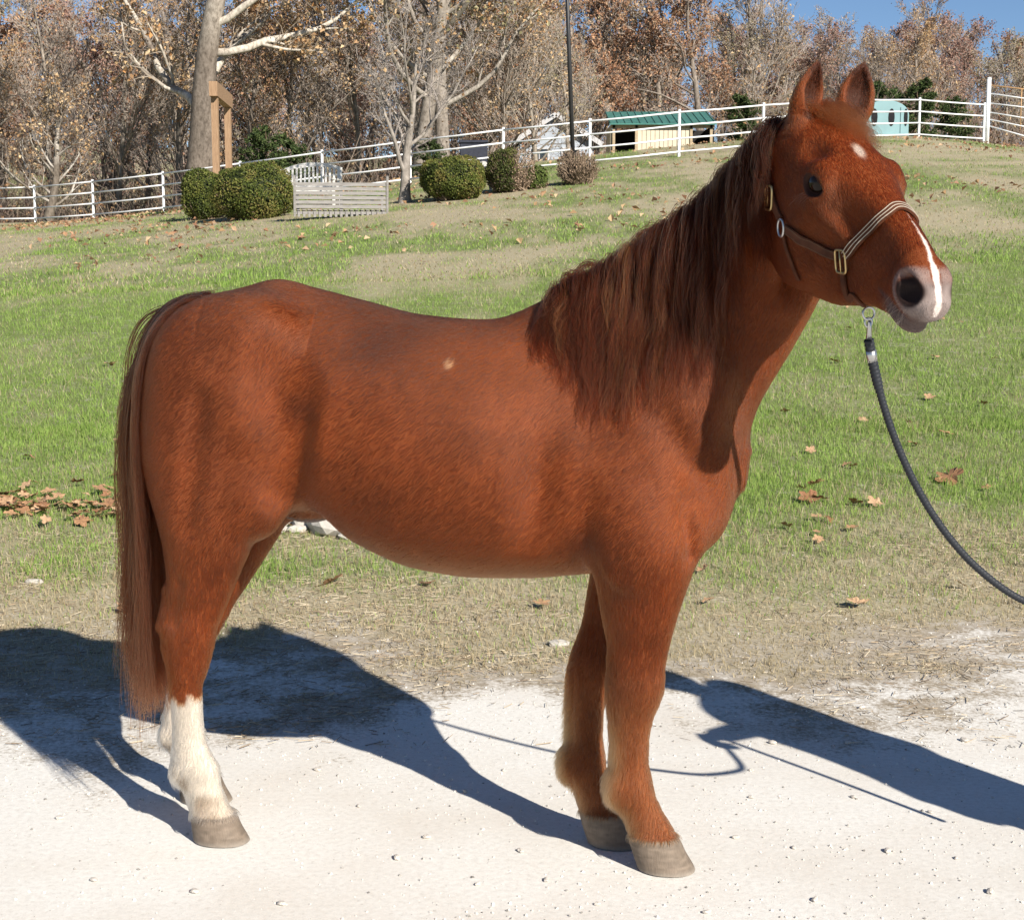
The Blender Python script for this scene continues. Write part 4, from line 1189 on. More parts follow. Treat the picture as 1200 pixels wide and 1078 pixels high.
def coat_color(P, N):
    s, n, e, head = masks(P)
    x, y, z = P.T
    C = np.tile(np.array([.158, .0405, .0106]), (len(P), 1))
    nz = hnoise(P, 5.0) * .6 + hnoise(P, 13.0, 9.1) * .4
    nz = nz * .75 + .25 * hnoise(P, 34.0, 4.4)
    C *= (.52 + .92 * nz)[:, None]
    # duller, greyer hair over the hip and rump
    rump = sstep(-x, .30, .5) * sstep(z, .75, 1.0)
    C = mixc(C, rump * .30, (.158, .048, .019))
    # darker smudges on the flank and loin; crease shade painted in behind the elbow
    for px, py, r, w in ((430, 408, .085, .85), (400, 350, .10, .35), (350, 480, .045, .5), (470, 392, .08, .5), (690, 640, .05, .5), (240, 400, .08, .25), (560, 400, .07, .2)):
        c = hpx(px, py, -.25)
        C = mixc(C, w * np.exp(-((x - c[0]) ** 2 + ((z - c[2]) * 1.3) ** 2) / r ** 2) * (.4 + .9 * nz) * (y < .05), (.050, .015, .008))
    # dark crest under the mane
    # pale belly edge and inner thigh
    C = mixc(C, sstep(-N[:, 2], .55, .95) * sstep(z, .7, .76) * (z < 1.0) * .40, (.26, .115, .048))
    # lower legs
    fl = (x > .3) & (z < .62)
    w = sstep(-z, -.62, -.38) * fl
    C = mixc(C, w * .50, (.26, .098, .036))
    back = sstep(-N[:, 0], -.1, .7)
    C = mixc(C, w * back * sstep(-z, -.48, -.30) * .80, (.36, .185, .082))
    C = mixc(C, fl * sstep(-z, -.20, -.12) * .35, (.22, .085, .036))
    # white stockings behind
    hl = (x < -.2)
    edge = .415 + .03 * (hnoise(P, 40.0) - .5) + .25 * (x + .60) * (y < 0) - .05 * (y > 0)
    w = hl * sstep(edge - z, -.004, .008)
    C = mixc(C, w, (.56, .49, .405))
    dirt = sstep(hnoise(P, 22.0, 3.3), .45, .8) * sstep(-z, -.27, -.15)
    C = mixc(C, w * dirt * .8, (.26, .19, .13))
    C = mixc(C, w * sstep(-z, -.14, -.09) * .35, (.32, .25, .185))
    # saddle mark
    c = hpx(517, 429, -.3)
    C = mixc(C, (y < 0) * np.exp(-(((x - c[0]) / .011) ** 2 + ((z - c[2]) / .013) ** 2) ** 2) * (.35 + .65 * sstep(hnoise(P, 120.0, 1.1), .2, .6)), (.34, .19, .10))
    # sheath
    C = mixc(C, (np.abs(x + .27) < .13) * (z < .90) * (z > .8) * sstep(-N[:, 2], -.2, .4) * (np.abs(y) < .08) * .8, (.10, .085, .08))
    # ---- head
    C = mixc(C, head * .25, (.165, .047, .015))
    C = mixc(C, head * sstep(s, .38, .50) * .35, (.155, .038, .010))
    st = np.exp(-(((s - .178 + .5 * e) / .028) ** 2 + ((e + .004) / .0125) ** 2) ** 2) * (n > -.03)
    C = mixc(C, np.clip(st * head, 0, 1), (.50, .40, .33))
    wid = np.interp(s, [.33, .40, .44, .50, .55, .60], [-.004, -.0015, .0008, .0032, .0048, .0052]) + .004 * (hnoise(P, 70.0, 6.1) - .5) + .005 * (hnoise(P, 24.0, 3.7) - .5)
    off = np.interp(s, [.33, .48, .60], [.014, .010, -.002]) + .004 * (hnoise(P, 35.0, 2.2) - .5)
    w = head * (s > .34) * sstep(wid + .001 - np.abs(e - off), -.002, .001) * (n > -.095)
    C = mixc(C, w, (.66, .57, .52))
    mz = head * sstep(s + .06 * (hnoise(P, 30.0) - .5), .545, .60)
    low = head * sstep(s, .47, .53) * sstep(-n, .112, .135)
    C = mixc(C, np.maximum(mz * .85, low * .85) * (1 - w), (.125, .102, .095))
    C = mixc(C, head * sstep(s + .02 * hnoise(P, 50.0), .60, .62) * (1 - w) * .6, (.34, .275, .25))
    # nostril rim and inside
    for sd in (-1, 1):
        r = np.sqrt(((s - .572) / .035) ** 2 + ((n + .067) / .032) ** 2)
        sidem = (e * sd > .012)
        C = mixc(C, head * sidem * sstep(-np.abs(r - 1.25), -.40, -.05) * .6 * (1 - w), (.26, .21, .19))
        C = mixc(C, head * sidem * sstep(-r, -1.02, -.86), (.022, .012, .010))
        r = np.sqrt(((s - .210) / .033) ** 2 + ((n + .050) / .0215) ** 2)
        C = mixc(C, head * (e * sd > .05) * sstep(-r, -1.10, -.96) * .92, (.030, .014, .010))
    mouth = head * (s > .47) * np.exp(-((n + .129) / .0045) ** 2)
    C = mixc(C, mouth * .8, (.10, .07, .065))
    # ears
    for b, t, u, v in EARS:
        q = P - b; a_, u_, v_ = q @ t, q @ u, q @ v
        inn = (a_ > .012) & (a_ < .2) & (np.abs(v_) < .06) & (np.abs(u_) < .05)
        C = mixc(C, inn * sstep(N @ u, .15, .7) * sstep(-np.abs(v_), -.036, -.016) * .85, (.034, .013, .008))
    # hooves
    hz = np.where(x > 0, .092, .080) + .012 * (np.where(x > 0, .70, -.52) - x) * 0
    hf = sstep(hz - z, -.003, .003)
    st_ = .75 + .5 * hnoise(P * np.array([1, 1, 3.0]), 60.0)
    Ch = np.array([.19, .15, .115]) * st_[:, None]
    Ch = mixc(Ch, sstep(-z, -.02, 0) * .4, (.40, .36, .31))
    C = C * (1 - hf)[:, None] + Ch * hf[:, None]
    return np.clip(C, 0, 1), hf

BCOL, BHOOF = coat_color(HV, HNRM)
t = NT('horse_coat')
at_ = t.attr('Col')
co = t.objco()
mp = t.n('Mapping'); t.t.links.new(co, mp.inputs['Vector']); mp.inputs['Scale'].default_value = (60, 60, 14)
f = t.noise(4.0, 5, .65, mp.outputs['Vector'])
t.base(t.mix(.28, at_.outputs['Color'], t.ramp(f, [(.3, (.25, .25, .25)), (.75, (1.0, 1.0, 1.0))]), 'MULTIPLY'), .6, .15)
t.bump(f, .35, .004)
M_COAT = t.m

horse = empty('horse', tuple(H_O), H_YAW)
tag(horse, 'chestnut horse with two white hind stockings standing side-on on the gravel', 'horse')
body_me = mesh_np('body', HV, HQ, True)
set_col(body_me, 'Col', BCOL)
link('body', body_me, M_COAT, horse)

# ------------------------------------------------------------------ hair
def hair_mat(name, rough=.35, ior=1.45):
    t = NT(name)
    a = t.attr('Col')
    d = t.n('BsdfDiffuse'); t.t.links.new(a.outputs['Color'], d.inputs['Color'])
    h = t.n('BsdfHairPrincipled')
    t.t.links.new(a.outputs['Color'], h.inputs['Color'])
    h.parametrization = 'COLOR'
    h.inputs['Roughness'].default_value = rough
    h.inputs['Radial Roughness'].default_value = .45
    h.inputs['Random Roughness'].default_value = .2
    h.inputs['IOR'].default_value = ior
    t.t.links.new(h.outputs[0], t.out.inputs['Surface'])
    return t.m
def hair_obj(name, pts, rad, col, mat, parent):
    """pts (n,k,3); rad (n,k); col (n,3)"""
    n, k, _ = pts.shape
    hc_ = bpy.data.hair_curves.new(name)
    hc_.add_curves([k] * n)
    hc_.attributes['position'].data.foreach_set('vector', pts.astype(np.float32).ravel())
    a = hc_.attributes.get('radius') or hc_.attributes.new('radius', 'FLOAT', 'POINT')
    a.data.foreach_set('value', rad.astype(np.float32).ravel())
    a = hc_.attributes.new('Col', 'FLOAT_COLOR', 'CURVE')
    a.data.foreach_set('color', np.concatenate([col, np.ones((n, 1))], 1).astype(np.float32).ravel())
    hc_.materials.append(mat)
    o = bpy.data.objects.new(name, hc_); COL.objects.link(o); o.parent = parent
    return o
M_HAIR = hair_mat('coat_hair', .38, 1.32)
M_MANE = hair_mat('mane_hair', .40, 1.20)

def scatter(nh):
    a, b, c, d = (HV[HQ[:, i]] for i in range(4))
    ar = np.linalg.norm(np.cross(c - a, d - b), axis=1)
    w = ar * np.where(HV[HQ[:, 0], 1] > .12, .45, 1.0)
    s, n, e, head = masks(a)
    w *= 1 + 1.2 * head
    q = np.searchsorted(np.cumsum(w) / w.sum(), rng.random(nh))
    u, v = rng.random((2, nh, 1))
    bl = lambda A: (A[HQ[q, 0]] * (1 - u) + A[HQ[q, 1]] * u) * (1 - v) + (A[HQ[q, 3]] * (1 - u) + A[HQ[q, 2]] * u) * v
    P = bl(HV); N = bl(HNRM); N /= np.linalg.norm(N, axis=1)[:, None] + 1e-9
    return P, N
def flow(P, N):
    x, y, z = P.T
    D = np.tile(np.array([-.75, 0, -.65]), (len(P), 1))
    nk = sstep(x, .45, .8) * sstep(z, 1.1, 1.35)
    D = D * (1 - nk)[:, None] + nk[:, None] * np.array([-.35, 0, -.94])
    lg = sstep(-z, -.98, -.75) * np.where((np.abs(x + .5) < .35) | (x > .45), 1, 0)
    D = D * (1 - lg)[:, None] + lg[:, None] * np.array([-.12, 0, -1.0])
    s, n, e, head = masks(P)
    hm = head * sstep(s, .0, .06)
    D = D * (1 - hm)[:, None] + hm[:, None] * (HA - .25 * HN)
    for b, t_, u, v in EARS:
        q = P - b; a_ = q @ t_
        m = ((a_ > .015) & (a_ < .2) & (np.abs(q @ v) < .06) & (np.abs(q @ u) < .05))[:, None]
        D = np.where(m, t_, D)
    D += .13 * (np.stack([hnoise(P, 9.0, s_) for s_ in (1.7, 5.1, 8.9)], 1) - .5) * 2
    D += rng.normal(0, .12, D.shape)
    D -= N * (D * N).sum(1)[:, None]
    return D / (np.linalg.norm(D, axis=1)[:, None] + 1e-9)

def make_coat(nh):
    P, N = scatter(nh)
    C, hf = coat_color(P, N)
    s, n, e, head = masks(P)
    keep = hf < .3
    for sd in (-1, 1):
        keep &= ~((np.sqrt(((s - .572) / .035) ** 2 + ((n + .067) / .032) ** 2) < 1.0) & (e * sd > .0) & (head > .5))
        keep &= ~((np.sqrt(((s - .210) / .034) ** 2 + ((n + .050) / .0225) ** 2) < 1.1) & (e * sd > .04) & (head > .5))
    keep &= ~((head > .5) & (s > .57) & (rng.random(nh) < .6))
    P, N, C, s, head = P[keep], N[keep], C[keep], s[keep], head[keep]
    x, y, z = P.T
    L = .0125 + .006 * sstep(-z, -.9, -.75) + .004 * rng.random(len(P))
    L = np.where((z < .62), .013 + .010 * rng.random(len(P)), L)
    fl = (x > .3) & (z < .50)
    L += fl * sstep(-N[:, 0], .0, .7) * sstep(-z, -.52, -.42) * (.010 + .020 * rng.random(len(P))) * np.interp(z, [.15, .26], [.25, 1.0])
    L += (x < -.2) * (z < .28) * sstep(-N[:, 0], .1, .8) * .016 * rng.random(len(P))
    cor = ((x > 0) & (z < .125)) | ((x < 0) & (z < .105))
    L = np.where(cor, .022, L)
    L = L * (1 - head) + head * (.0085 + .004 * rng.random(len(P)))
    L = np.where((head > .5) & (s > .5), .004, L)
    D = flow(P, N)
    lift = .20 + .16 * rng.random(len(P)) + .16 * fl + .12 * (z < .6)
    k = 4
    tt = np.linspace(0, 1, k)[None, :, None]
    droop = np.array([0, 0, -1.0])
    pts = P[:, None] + L[:, None, None] * tt * (D[:, None] + N[:, None] * (lift[:, None, None] * (1 - .55 * tt))) + droop * (L[:, None, None] * tt ** 2 * .10)
    r0 = .00042 * (1 - .3 * head)
    rad = r0[:, None] * np.array([1, .9, .65, .2])[None]
    C = C * (.80 + .42 * rng.random((len(P), 1)))
    lum = C.max(1, keepdims=True)
    C = np.clip(C * np.where(lum > .42, .95, .62 + .33 * np.clip((lum - .2) / .2, 0, 1)), 0, .92)
    hair_obj('coat_hair', pts, rad, C, M_HAIR, horse)
make_coat(60000 if 'fast' in DBG else 430000)

# ------------------------------------------------------------------ mane, forelock, tail
def fall(roots, d0, L, k, off, gdir=np.array([0, 0, -1.0]), stiff=.45, jit=.0, keepout=True):
    """guide strands: leave along d0, bend to gravity, slide over the body"""
    n = len(roots); P = roots.copy(); D = d0 / np.linalg.norm(d0, axis=1)[:, None]
    out = [P.copy()]; st = L / (k - 1)
    for j in range(k - 1):
        D = D * (1 - stiff) + gdir * stiff + jit * rng.normal(0, 1, (n, 3)); D /= np.linalg.norm(D, axis=1)[:, None]
        P = P + D * st[:, None]
        if keepout:
            for _ in range(2):
                d = sdf(P); h = .004
                G = np.stack([sdf(P + h * a) - d for a in np.eye(3, dtype=np.float32)], 1); G /= np.linalg.norm(G, axis=1)[:, None] + 1e-9
                push = np.clip(off - d, 0, .05)
                P = P + push[:, None] * G
        out.append(P.copy())
        D = P - out[-2]; D /= np.linalg.norm(D, axis=1)[:, None] + 1e-9
    return np.stack(out, 1)
def strands(guides, per, spread, clump_tip, wave, lenvar=.25):
    g, k, _ = guides.shape
    G = np.repeat(guides, per, 0); n = len(G)
    o = rng.normal(0, 1, (n, 1, 3)) * spread
    tt = np.linspace(0, 1, k)[None, :, None]
    ln = 1 - lenvar * rng.random((n, 1, 1)) ** 1.5
    # shorten by resampling along the guide
    pos = np.clip(tt * ln, 0, 1) * (k - 1); i = np.minimum(pos.astype(int), k - 2); f_ = pos - i
    ii = i[:, :, 0]; r = np.arange(n)[:, None]
    G = G[r, ii] * (1 - f_) + G[r, ii + 1] * f_
    ph = rng.random((n, 1, 1)) * 6.28; fr = 5 + 9 * rng.random((n, 1, 1))
    wv = np.sin(tt * fr + ph) * np.array([1, .5, .2]) * wave * tt
    gi = np.repeat(np.arange(g), per)
    gph = rng.random((g, 1, 1))[gi] * 6.28; gfr = (4 + 5 * rng.random((g, 1, 1)))[gi]
    wv = wv + np.sin(tt * gfr + gph) * np.array([1, .4, 0]) * wave * 1.3 * tt
    return G + o * (1 - tt * (1 - clump_tip)) + wv, gi

# roots along the crest: station on the neck -> point
NT_ = dense([(.0, .36, 0), (.125, .335, 0), (.25, .287, -.005), (.39, .228, -.012), (.54, .174, -.045), (.67, .138, -.115), (.75, .115, -.18), (.80, .10, -.22)], 200)
def crest(sv):
    return N_O + sv[:, None] * NA + np.interp(sv, NT_[:, 0], NT_[:, 1])[:, None] * NU + np.interp(sv, NT_[:, 0], NT_[:, 2])[:, None] * Y
def snap(P, off):
    for _ in range(6):
        d = sdf(P); h = .004
        G = np.stack([sdf(P + h * a) - d for a in np.eye(3, dtype=np.float32)], 1); G /= np.linalg.norm(G, axis=1)[:, None] + 1e-9
        P = P - np.clip(d - off, -.02, .02)[:, None] * G
    return P
def make_mane(ng, per):
    top = hpx(612, 372, 0)
    sv = (np.arange(ng) + rng.random(ng)) / ng * .68 + .125
    R0 = crest(np.maximum(sv, 0))
    lowm = sv < 0
    R0[lowm] = R0[lowm] + (np.array([top[0], 0, top[2]]) - crest(np.zeros(1))[0]) * (-sv[lowm, None] / .06)
    R0[:, 1] += rng.normal(0, .010, ng)
    R0 = snap(R0, .0)
    ln = np.interp(sv, [-.06, 0, .08, .2, .35, .5, .62, .72, .8], [.22, .26, .32, .40, .49, .53, .47, .38, .30])
    ln = ln * (.58 + .56 * rng.random(ng)) * np.interp(sv, [.12, .20], [.85, 1.0])
    d0 = np.zeros((ng, 3)); d0[:, 1] = -1.0; d0[:, 2] = .08; d0[:, 0] = .06 * rng.normal(0, 1, ng) + np.interp(sv, [0, .2, .35], [.45, .25, .05])
    offs = (.003 + .016 * rng.random(ng)) * np.interp(sv, [.12, .22], [.4, 1.0])
    gd = np.stack([np.interp(sv, [0, .15, .3, .8], [.16, .12, .0, .0]), np.full(ng, -.05), np.full(ng, -1.0)], 1)
    G = fall(R0, d0, ln, 22, offs, gd, .36, .03)
    pts, gi = strands(G, per, .0085, .08, .013, .45)
    n = len(pts)
    base = np.array([.056, .0138, .0052])
    C = np.tile(base, (n, 1)) * (.55 + .8 * rng.random((n, 1)))
    pale = (rng.random(ng) < .17)[gi] & (rng.random(n) < .75) | (rng.random(n) < .05)
    C[pale] = np.array([.24, .088, .030]) * (.7 + .5 * rng.random((pale.sum(), 1)))
    up = np.clip((sv[gi] - .45) / .2, 0, 1)[:, None]
    C *= 1 - .45 * up  # head's shadow on the upper mane, painted into the hair colour
    rad = np.full((n, pts.shape[1]), .00055) * np.linspace(1, .35, pts.shape[1])[None]
    return hair_obj('mane', pts, rad, C, M_MANE, horse)
make_mane(90 if 'fast' in DBG else 250, 30 if 'fast' in DBG else 42)

def make_forelock(ng, per):
    R0 = np.stack([hd(a, .016, b) for a, b in zip(rng.normal(.012, .012, ng), rng.normal(.0, .028, ng))])
    R0 = snap(R0, 0)
    d0 = np.tile(HA * .8 + HN * .45, (ng, 1)) + rng.normal(0, .25, (ng, 1)) * HE
    gd = norm(HA * 1.0 + HE * .30 - HN * .5)
    L = .09 + .09 * rng.random(ng)
    G = fall(R0, d0, L, 14, .002 + .012 * rng.random(ng), gd, .5, .06)
    pts, gi = strands(G, per, .010, .9, .006, .5)
    n = len(pts)
    C = np.tile(np.array([.165, .050, .016]), (n, 1)) * (.6 + .8 * rng.random((n, 1)))
    rad = np.full((n, 14), .00030) * np.linspace(1, .3, 14)[None]
    hair_obj('forelock', pts, rad, C, M_MANE, horse)
make_forelock(70, 24)

def make_tail(ng, per):
    tt = rng.random(ng) ** .8
    path = np.array([(-.54, 0, 1.478), (-.60, 0, 1.466), (-.645, 0, 1.42), (-.678, 0, 1.33), (-.685, 0, 1.20), (-.685, 0, 1.06)])
    q = tt * (len(path) - 1); i = np.minimum(q.astype(int), len(path) - 2); f_ = (q - i)[:, None]
    R0 = path[i] * (1 - f_) + path[i + 1] * f_
    R0[:, 1] += rng.normal(0, .017, ng); R0[:, 0] += rng.normal(0, .006, ng)
    R0 = np.where((tt < .45)[:, None], snap(R0.copy(), .0), R0)
    d0 = np.stack([np.interp(tt, [0, .3, 1], [-.6, -.2, -.05]), rng.normal(0, .35, ng), np.interp(tt, [0, .4, 1], [.12, -.5, -1.0])], 1)
    zb = .34 + .24 * rng.random(ng) ** 1.6
    L = np.maximum((R0[:, 2] - zb), .15) + np.interp(tt, [0, .4], [.20, .03]) * 1.0
    short = rng.random(ng) < .12
    L = np.where(short, L * .55, L)
    G = fall(R0, d0, L, 26, .004 + .012 * rng.random(ng), np.array([.010, -.012, -1.0]), .36, .018)
    pts, gi = strands(G, per, .0065, .7, .012, .35)
    n = len(pts)
    C = np.tile(np.array([.060, .0155, .0062]), (n, 1)) * (.5 + .9 * rng.random((n, 1)))
    dk = (tt[gi] > .10) & (tt[gi] < .55) & (rng.random(n) < .6)
    C[dk] *= .35
    lt = (tt[gi] < .08)
    C[lt] = np.array([.095, .025, .009]) * (.6 + .7 * rng.random((lt.sum(), 1)))
    rad = np.full((n, 26), .00055) * np.linspace(1, .4, 26)[None]
    hair_obj('tail', pts, rad, C, M_MANE, horse)
make_tail(80 if 'fast' in DBG else 260, 28 if 'fast' in DBG else 30)

def make_whiskers():
    m = 46; R0, D = [], []
    for i in range(m):
        if i < 34:
            sd = -1 if i % 3 else 1
            R0.append(hd(.53 + .06 * rng.random(), -.10 - .055 * rng.random(), sd * .05)); D.append(-HN * .8 + sd * HE * .8 + HA * .3 + rng.normal(0, .3, 3))
        else:
            sd = -1 if i % 2 else 1
            R0.append(hd(.20 + .04 * rng.random(), -.078, sd * .095)); D.append(-HN * .7 + sd * HE * .7 - HA * .4 + rng.normal(0, .2, 3))
    R0 = snap(np.array(R0), 0); D = np.array(D); D /= np.linalg.norm(D, axis=1)[:, None]
    L = .025 + .03 * rng.random(m); t_ = np.linspace(0, 1, 6)
    pts = R0[:, None] + L[:, None, None] * t_[None, :, None] * D[:, None] + np.array([0, 0, -.012]) * (t_ ** 2)[None, :, None]
    hair_obj('whisker', pts, np.full((m, 6), .0003) * np.linspace(1, .4, 6), np.tile([.5, .38, .28], (m, 1)), M_MANE, horse)
make_whiskers()

# eyes
t = NT('horse_eye'); co = t.objco()
t.base((.014, .007, .004), .10, .18)
t.b.inputs['Coat Weight'].default_value = .06; t.b.inputs['Coat Roughness'].default_value = .02
M_EYE = t.m
M_LID = simple('eyelid_skin', (.03, .016, .012), .4, .4)
for sd in (-1, 1):
    bm = bmesh.new(); bmesh.ops.create_uvsphere(bm, u_segments=24, v_segments=16, radius=.0345)
    for f_ in bm.faces: f_.smooth = True
    me = bpy.data.meshes.new('eye'); bm.to_mesh(me); bm.free()
    o = link('eye', me, M_EYE, horse); o.location = hd(.204, -.048, sd * .0745); o.scale = (1, 1, 1)
# ================================================================== halter, lead rope, handler
def pick(px, py):
    """where the line of sight through a photo point meets the horse (local coordinates)"""
    o = to_local(CAM); d = norm(dir_local(ray(px, py))); t_ = 2.2
    for _ in range(160):
        v = float(sdf((o + d * t_)[None])[0])
        if v < .0008: break
        t_ += max(min(v, .12) * .8, .0006)
    return o + d * t_
def gradn(P):
    h = .004; d = sdf(P); G = np.stack([sdf(P + h * a) - d for a in np.eye(3, dtype=np.float32)], 1)
    return G / (np.linalg.norm(G, axis=1)[:, None] + 1e-9)
def smooth_path(pts, n):
    pts = np.asarray(pts, float); t_ = np.concatenate([[0], np.cumsum(np.linalg.norm(np.diff(pts, axis=0), axis=1))])
    return dense(np.column_stack([t_ / t_[-1], pts]), n)[:, 1:]
def strap(name, pts, w, th, mat, parent, off=.004, n=48, snapit=True, shift=0.0):
    P = smooth_path(pts, n)
    if snapit: P = snap(P, off)
    for _ in range(3): P[1:-1] = P[1:-1] * .5 + (P[:-2] + P[2:]) * .25
    N = gradn(P); T = np.gradient(P, axis=0); T /= np.linalg.norm(T, axis=1)[:, None]
    S = np.cross(T, N); S /= np.linalg.norm(S, axis=1)[:, None]; N = np.cross(S, T)
    P = P + S * shift
    V = np.stack([P - S * w / 2, P + S * w / 2, P + S * w / 2 * .96 + N * th, P - S * w / 2 * .96 + N * th], 1).reshape(-1, 3)
    i = np.arange(n - 1) * 4
    Q = np.concatenate([np.stack([i + k, i + (k + 1) % 4, i + 4 + (k + 1) % 4, i + 4 + k], 1) for k in range(4)])
    Q = np.concatenate([Q, [[0, 3, 2, 1], [4 * n - 4, 4 * n - 3, 4 * n - 2, 4 * n - 1]]])
    return link(name, mesh_np(name, V, Q), mat, parent), P, N
def ring(name, c, u, v, a, b, r, mat, parent, sq=2.0, n=28):
    c, u, v = (np.asarray(q, float) for q in (c, u, v))
    pts = []
    for k in range(n + 1):
        t_ = 2 * math.pi * k / n; ct, st = math.cos(t_), math.sin(t_)
        pts.append(c + u * a * abs(ct) ** (2 / sq) * np.sign(ct) + v * b * abs(st) ** (2 / sq) * np.sign(st))
    return MB().tube(pts, r, 7, cap=False).build(name, mat, parent, smooth=True)
t = NT('halter_leather'); co = t.objco(); f = t.noise(30.0, 5, .6, co)
t.base(t.ramp(f, [(.3, (.050, .017, .008)), (.7, (.115, .042, .020))]), .6, .18); t.bump(t.noise(180, 3, .6, co), .2, .002); M_LEA = t.m
M_STITCH = simple('white_stitching', (.45, .39, .31), .8, .2, .15, 60)
M_STITCH2 = simple('tan_stitching', (.16, .10, .06), .8, .2, .15, 60)
M_BRASS = simple('brass', (.55, .42, .20), .32, .5, .2, 30, metallic=.85)
M_STEEL = simple('nickel', (.55, .55, .54), .3, .5, .15, 30, metallic=.9)
halter = empty('halter', tuple(H_O), H_YAW); tag(halter, 'brown leather halter with white stitching and brass buckles on the horse\'s head', 'halter')
def mir(p):
    q = (np.asarray(p) - HD_O) / HK; return hd(q @ HA, q @ HN, -(q @ HE))
nb = [pick(*q) for q in ((992, 300), (1003, 287), (1016, 273), (1030, 259), (1042, 250))]
sm = float(((nb[-1] - HD_O) @ HA) / HK) - .012
full = nb + [hd(sm, .012, -.012), hd(sm, .012, .012)] + [mir(p) for p in nb[::-1]]
nb_o, P_, N_ = strap('noseband', full, .026, .0045, M_LEA, halter)
for sh in (-.0085, 0, .0085):
    strap('stitching', full, .0016, .0010, M_STITCH, nb_o, off=.0092, shift=sh)
ck = [pick(*q) for q in ((984, 301), (968, 295), (950, 286), (934, 276), (922, 268))]
for side in (0, 1):
    pts = [mir(p) for p in ck] if side else ck
    c_o, P_, N_ = strap('cheek_strap', pts, .022, .0045, M_LEA, halter)
    for sh in (-.008, .008): strap('stitching', pts, .0010, .0008, M_STITCH2, c_o, off=.0092, shift=sh)
    # square brass fitting between noseband and cheek strap
    f0 = pick(989, 306); f0 = mir(f0) if side else f0
    nrm = gradn(f0[None])[0]; u = norm(HA - nrm * (HA @ nrm)); v = np.cross(nrm, u)
    u2 = norm(u * .86 + v * (.5 if not side else -.5)); v2 = np.cross(nrm, u2)
    ring('square_buckle', f0 + nrm * .009, u2, v2, .021, .026, .0030, M_BRASS, halter, 5)
    MB().tube([f0 + nrm * .010 - v2 * .026, f0 + nrm * .010 + v2 * .026], .0022, 6).build('buckle_bar', M_BRASS, halter, smooth=True)
    # ring behind the cheek
    r0 = pick(919, 267); r0 = mir(r0) if side else r0
    nrm = gradn(r0[None])[0]; u = norm(np.array([0, 0, 1.0]) - nrm * nrm[2]); v = np.cross(nrm, u)
    ring('ring', r0 + nrm * .009, u, v, .020, .014, .0028, M_STEEL, halter)
    cr = [pick(*q) for q in ((917, 258), (909, 240), (903, 218), (899, 200), (899, 184))]
    up = [hd(.0, -.045, -.080), hd(-.035, -.008, -.050)]
    path = cr + [hd(-.032, .006, -.035), hd(-.035, .012, 0)]
    path = [mir(p) for p in path] if side else path
    strap('crown_strap', path, .020, .0045, M_LEA, halter)
    b0 = pick(905, 232); b0 = mir(b0) if side else b0
    nrm = gradn(b0[None])[0]; u = norm(np.array([.2, 0, 1.0]) - nrm * (np.array([.2, 0, 1.0]) @ nrm)); v = np.cross(nrm, u)
    ring('crown_buckle', b0 + nrm * .010, u, v, .028, .016, .0030, M_BRASS, halter, 4)
    MB().tube([b0 + nrm * .012 - u * .02, b0 + nrm * .013 + u * .024], .002, 6).build('buckle_tongue', M_BRASS, halter, smooth=True)
    # strap under the chin
    f1 = (pick(989, 314) - HD_O) / HK
    sa, na, ea = float(f1 @ HA), float(f1 @ HN), float(f1 @ HE)
    s_end = sa + .055
    path = [hd(sa, na, ea), hd(sa + .02, na - .03, ea * .95), hd(sa + .035, na - .06, ea * .7), hd(sa + .045, -.20, ea * .4), hd(s_end, -.205, -.004)]
    path = [mir(p) for p in path] if side else path
    strap('chin_strap', path, .016, .004, M_LEA, halter)
    th = [pick(*q) for q in ((919, 272), (923, 290), (930, 310), (938, 328))]
    th = [mir(p) for p in th] if side else th
    strap('throat_strap', th, .010, .003, M_LEA, halter)
# lead ring under the chin and the rope
c_end = snap(hd(s_end, -.21, 0)[None], .006)[0]
Rloc = c_end + np.array([0, 0, -.014])
ring('lead_ring', Rloc, np.array([0, 0, 1.0]), HE, .014, .015, .0026, M_STEEL, halter)
def loc2w(p): return H_O + p[0] * H_X + p[1] * H_Y + np.array([0, 0, p[2]])
RW = loc2w(Rloc)
HAND = np.array([1.60, 3.62, 1.02])
y0 = RW[1]
rpx = [(1018, 398), (1023, 425), (1034, 470), (1051, 520), (1074, 570), (1105, 620), (1147, 667), (1200, 704), (1255, 722), (1312, 712), (1356, 668), (1382, 620)]
ys = np.linspace(y0, HAND[1], 12)
rp = [at(px, py, yy) for (px, py), yy in zip(rpx, ys)] 
rp = rp + [HAND, HAND + (.05, .0, -.05), HAND + (.04, .03, -.30), HAND + (.02, .06, -.62)]
RP = smooth_path(rp, 150)
rope = empty('lead_rope', tuple(RW)); tag(rope, 'thick black braided lead rope hanging from the halter', 'rope')
t = NT('black_rope'); a = t.attr('u')
w = t.n('TexWave', Scale=1.0); w.wave_type = 'BANDS'
uv = t.n('CombineXYZ'); t.t.links.new(a.outputs['Fac'], uv.inputs[0]); t.t.links.new(uv.outputs[0], w.inputs['Vector'])
t.base(t.ramp(w.outputs['Fac'], [(.2, (.007, .008, .011)), (.8, (.026, .030, .038))]), .6, .35); M_ROPE = t.m
nr = len(RP); rr = np.full(nr, .0086); rr[:9] = .0112; rr[9] = .010
m = MB()
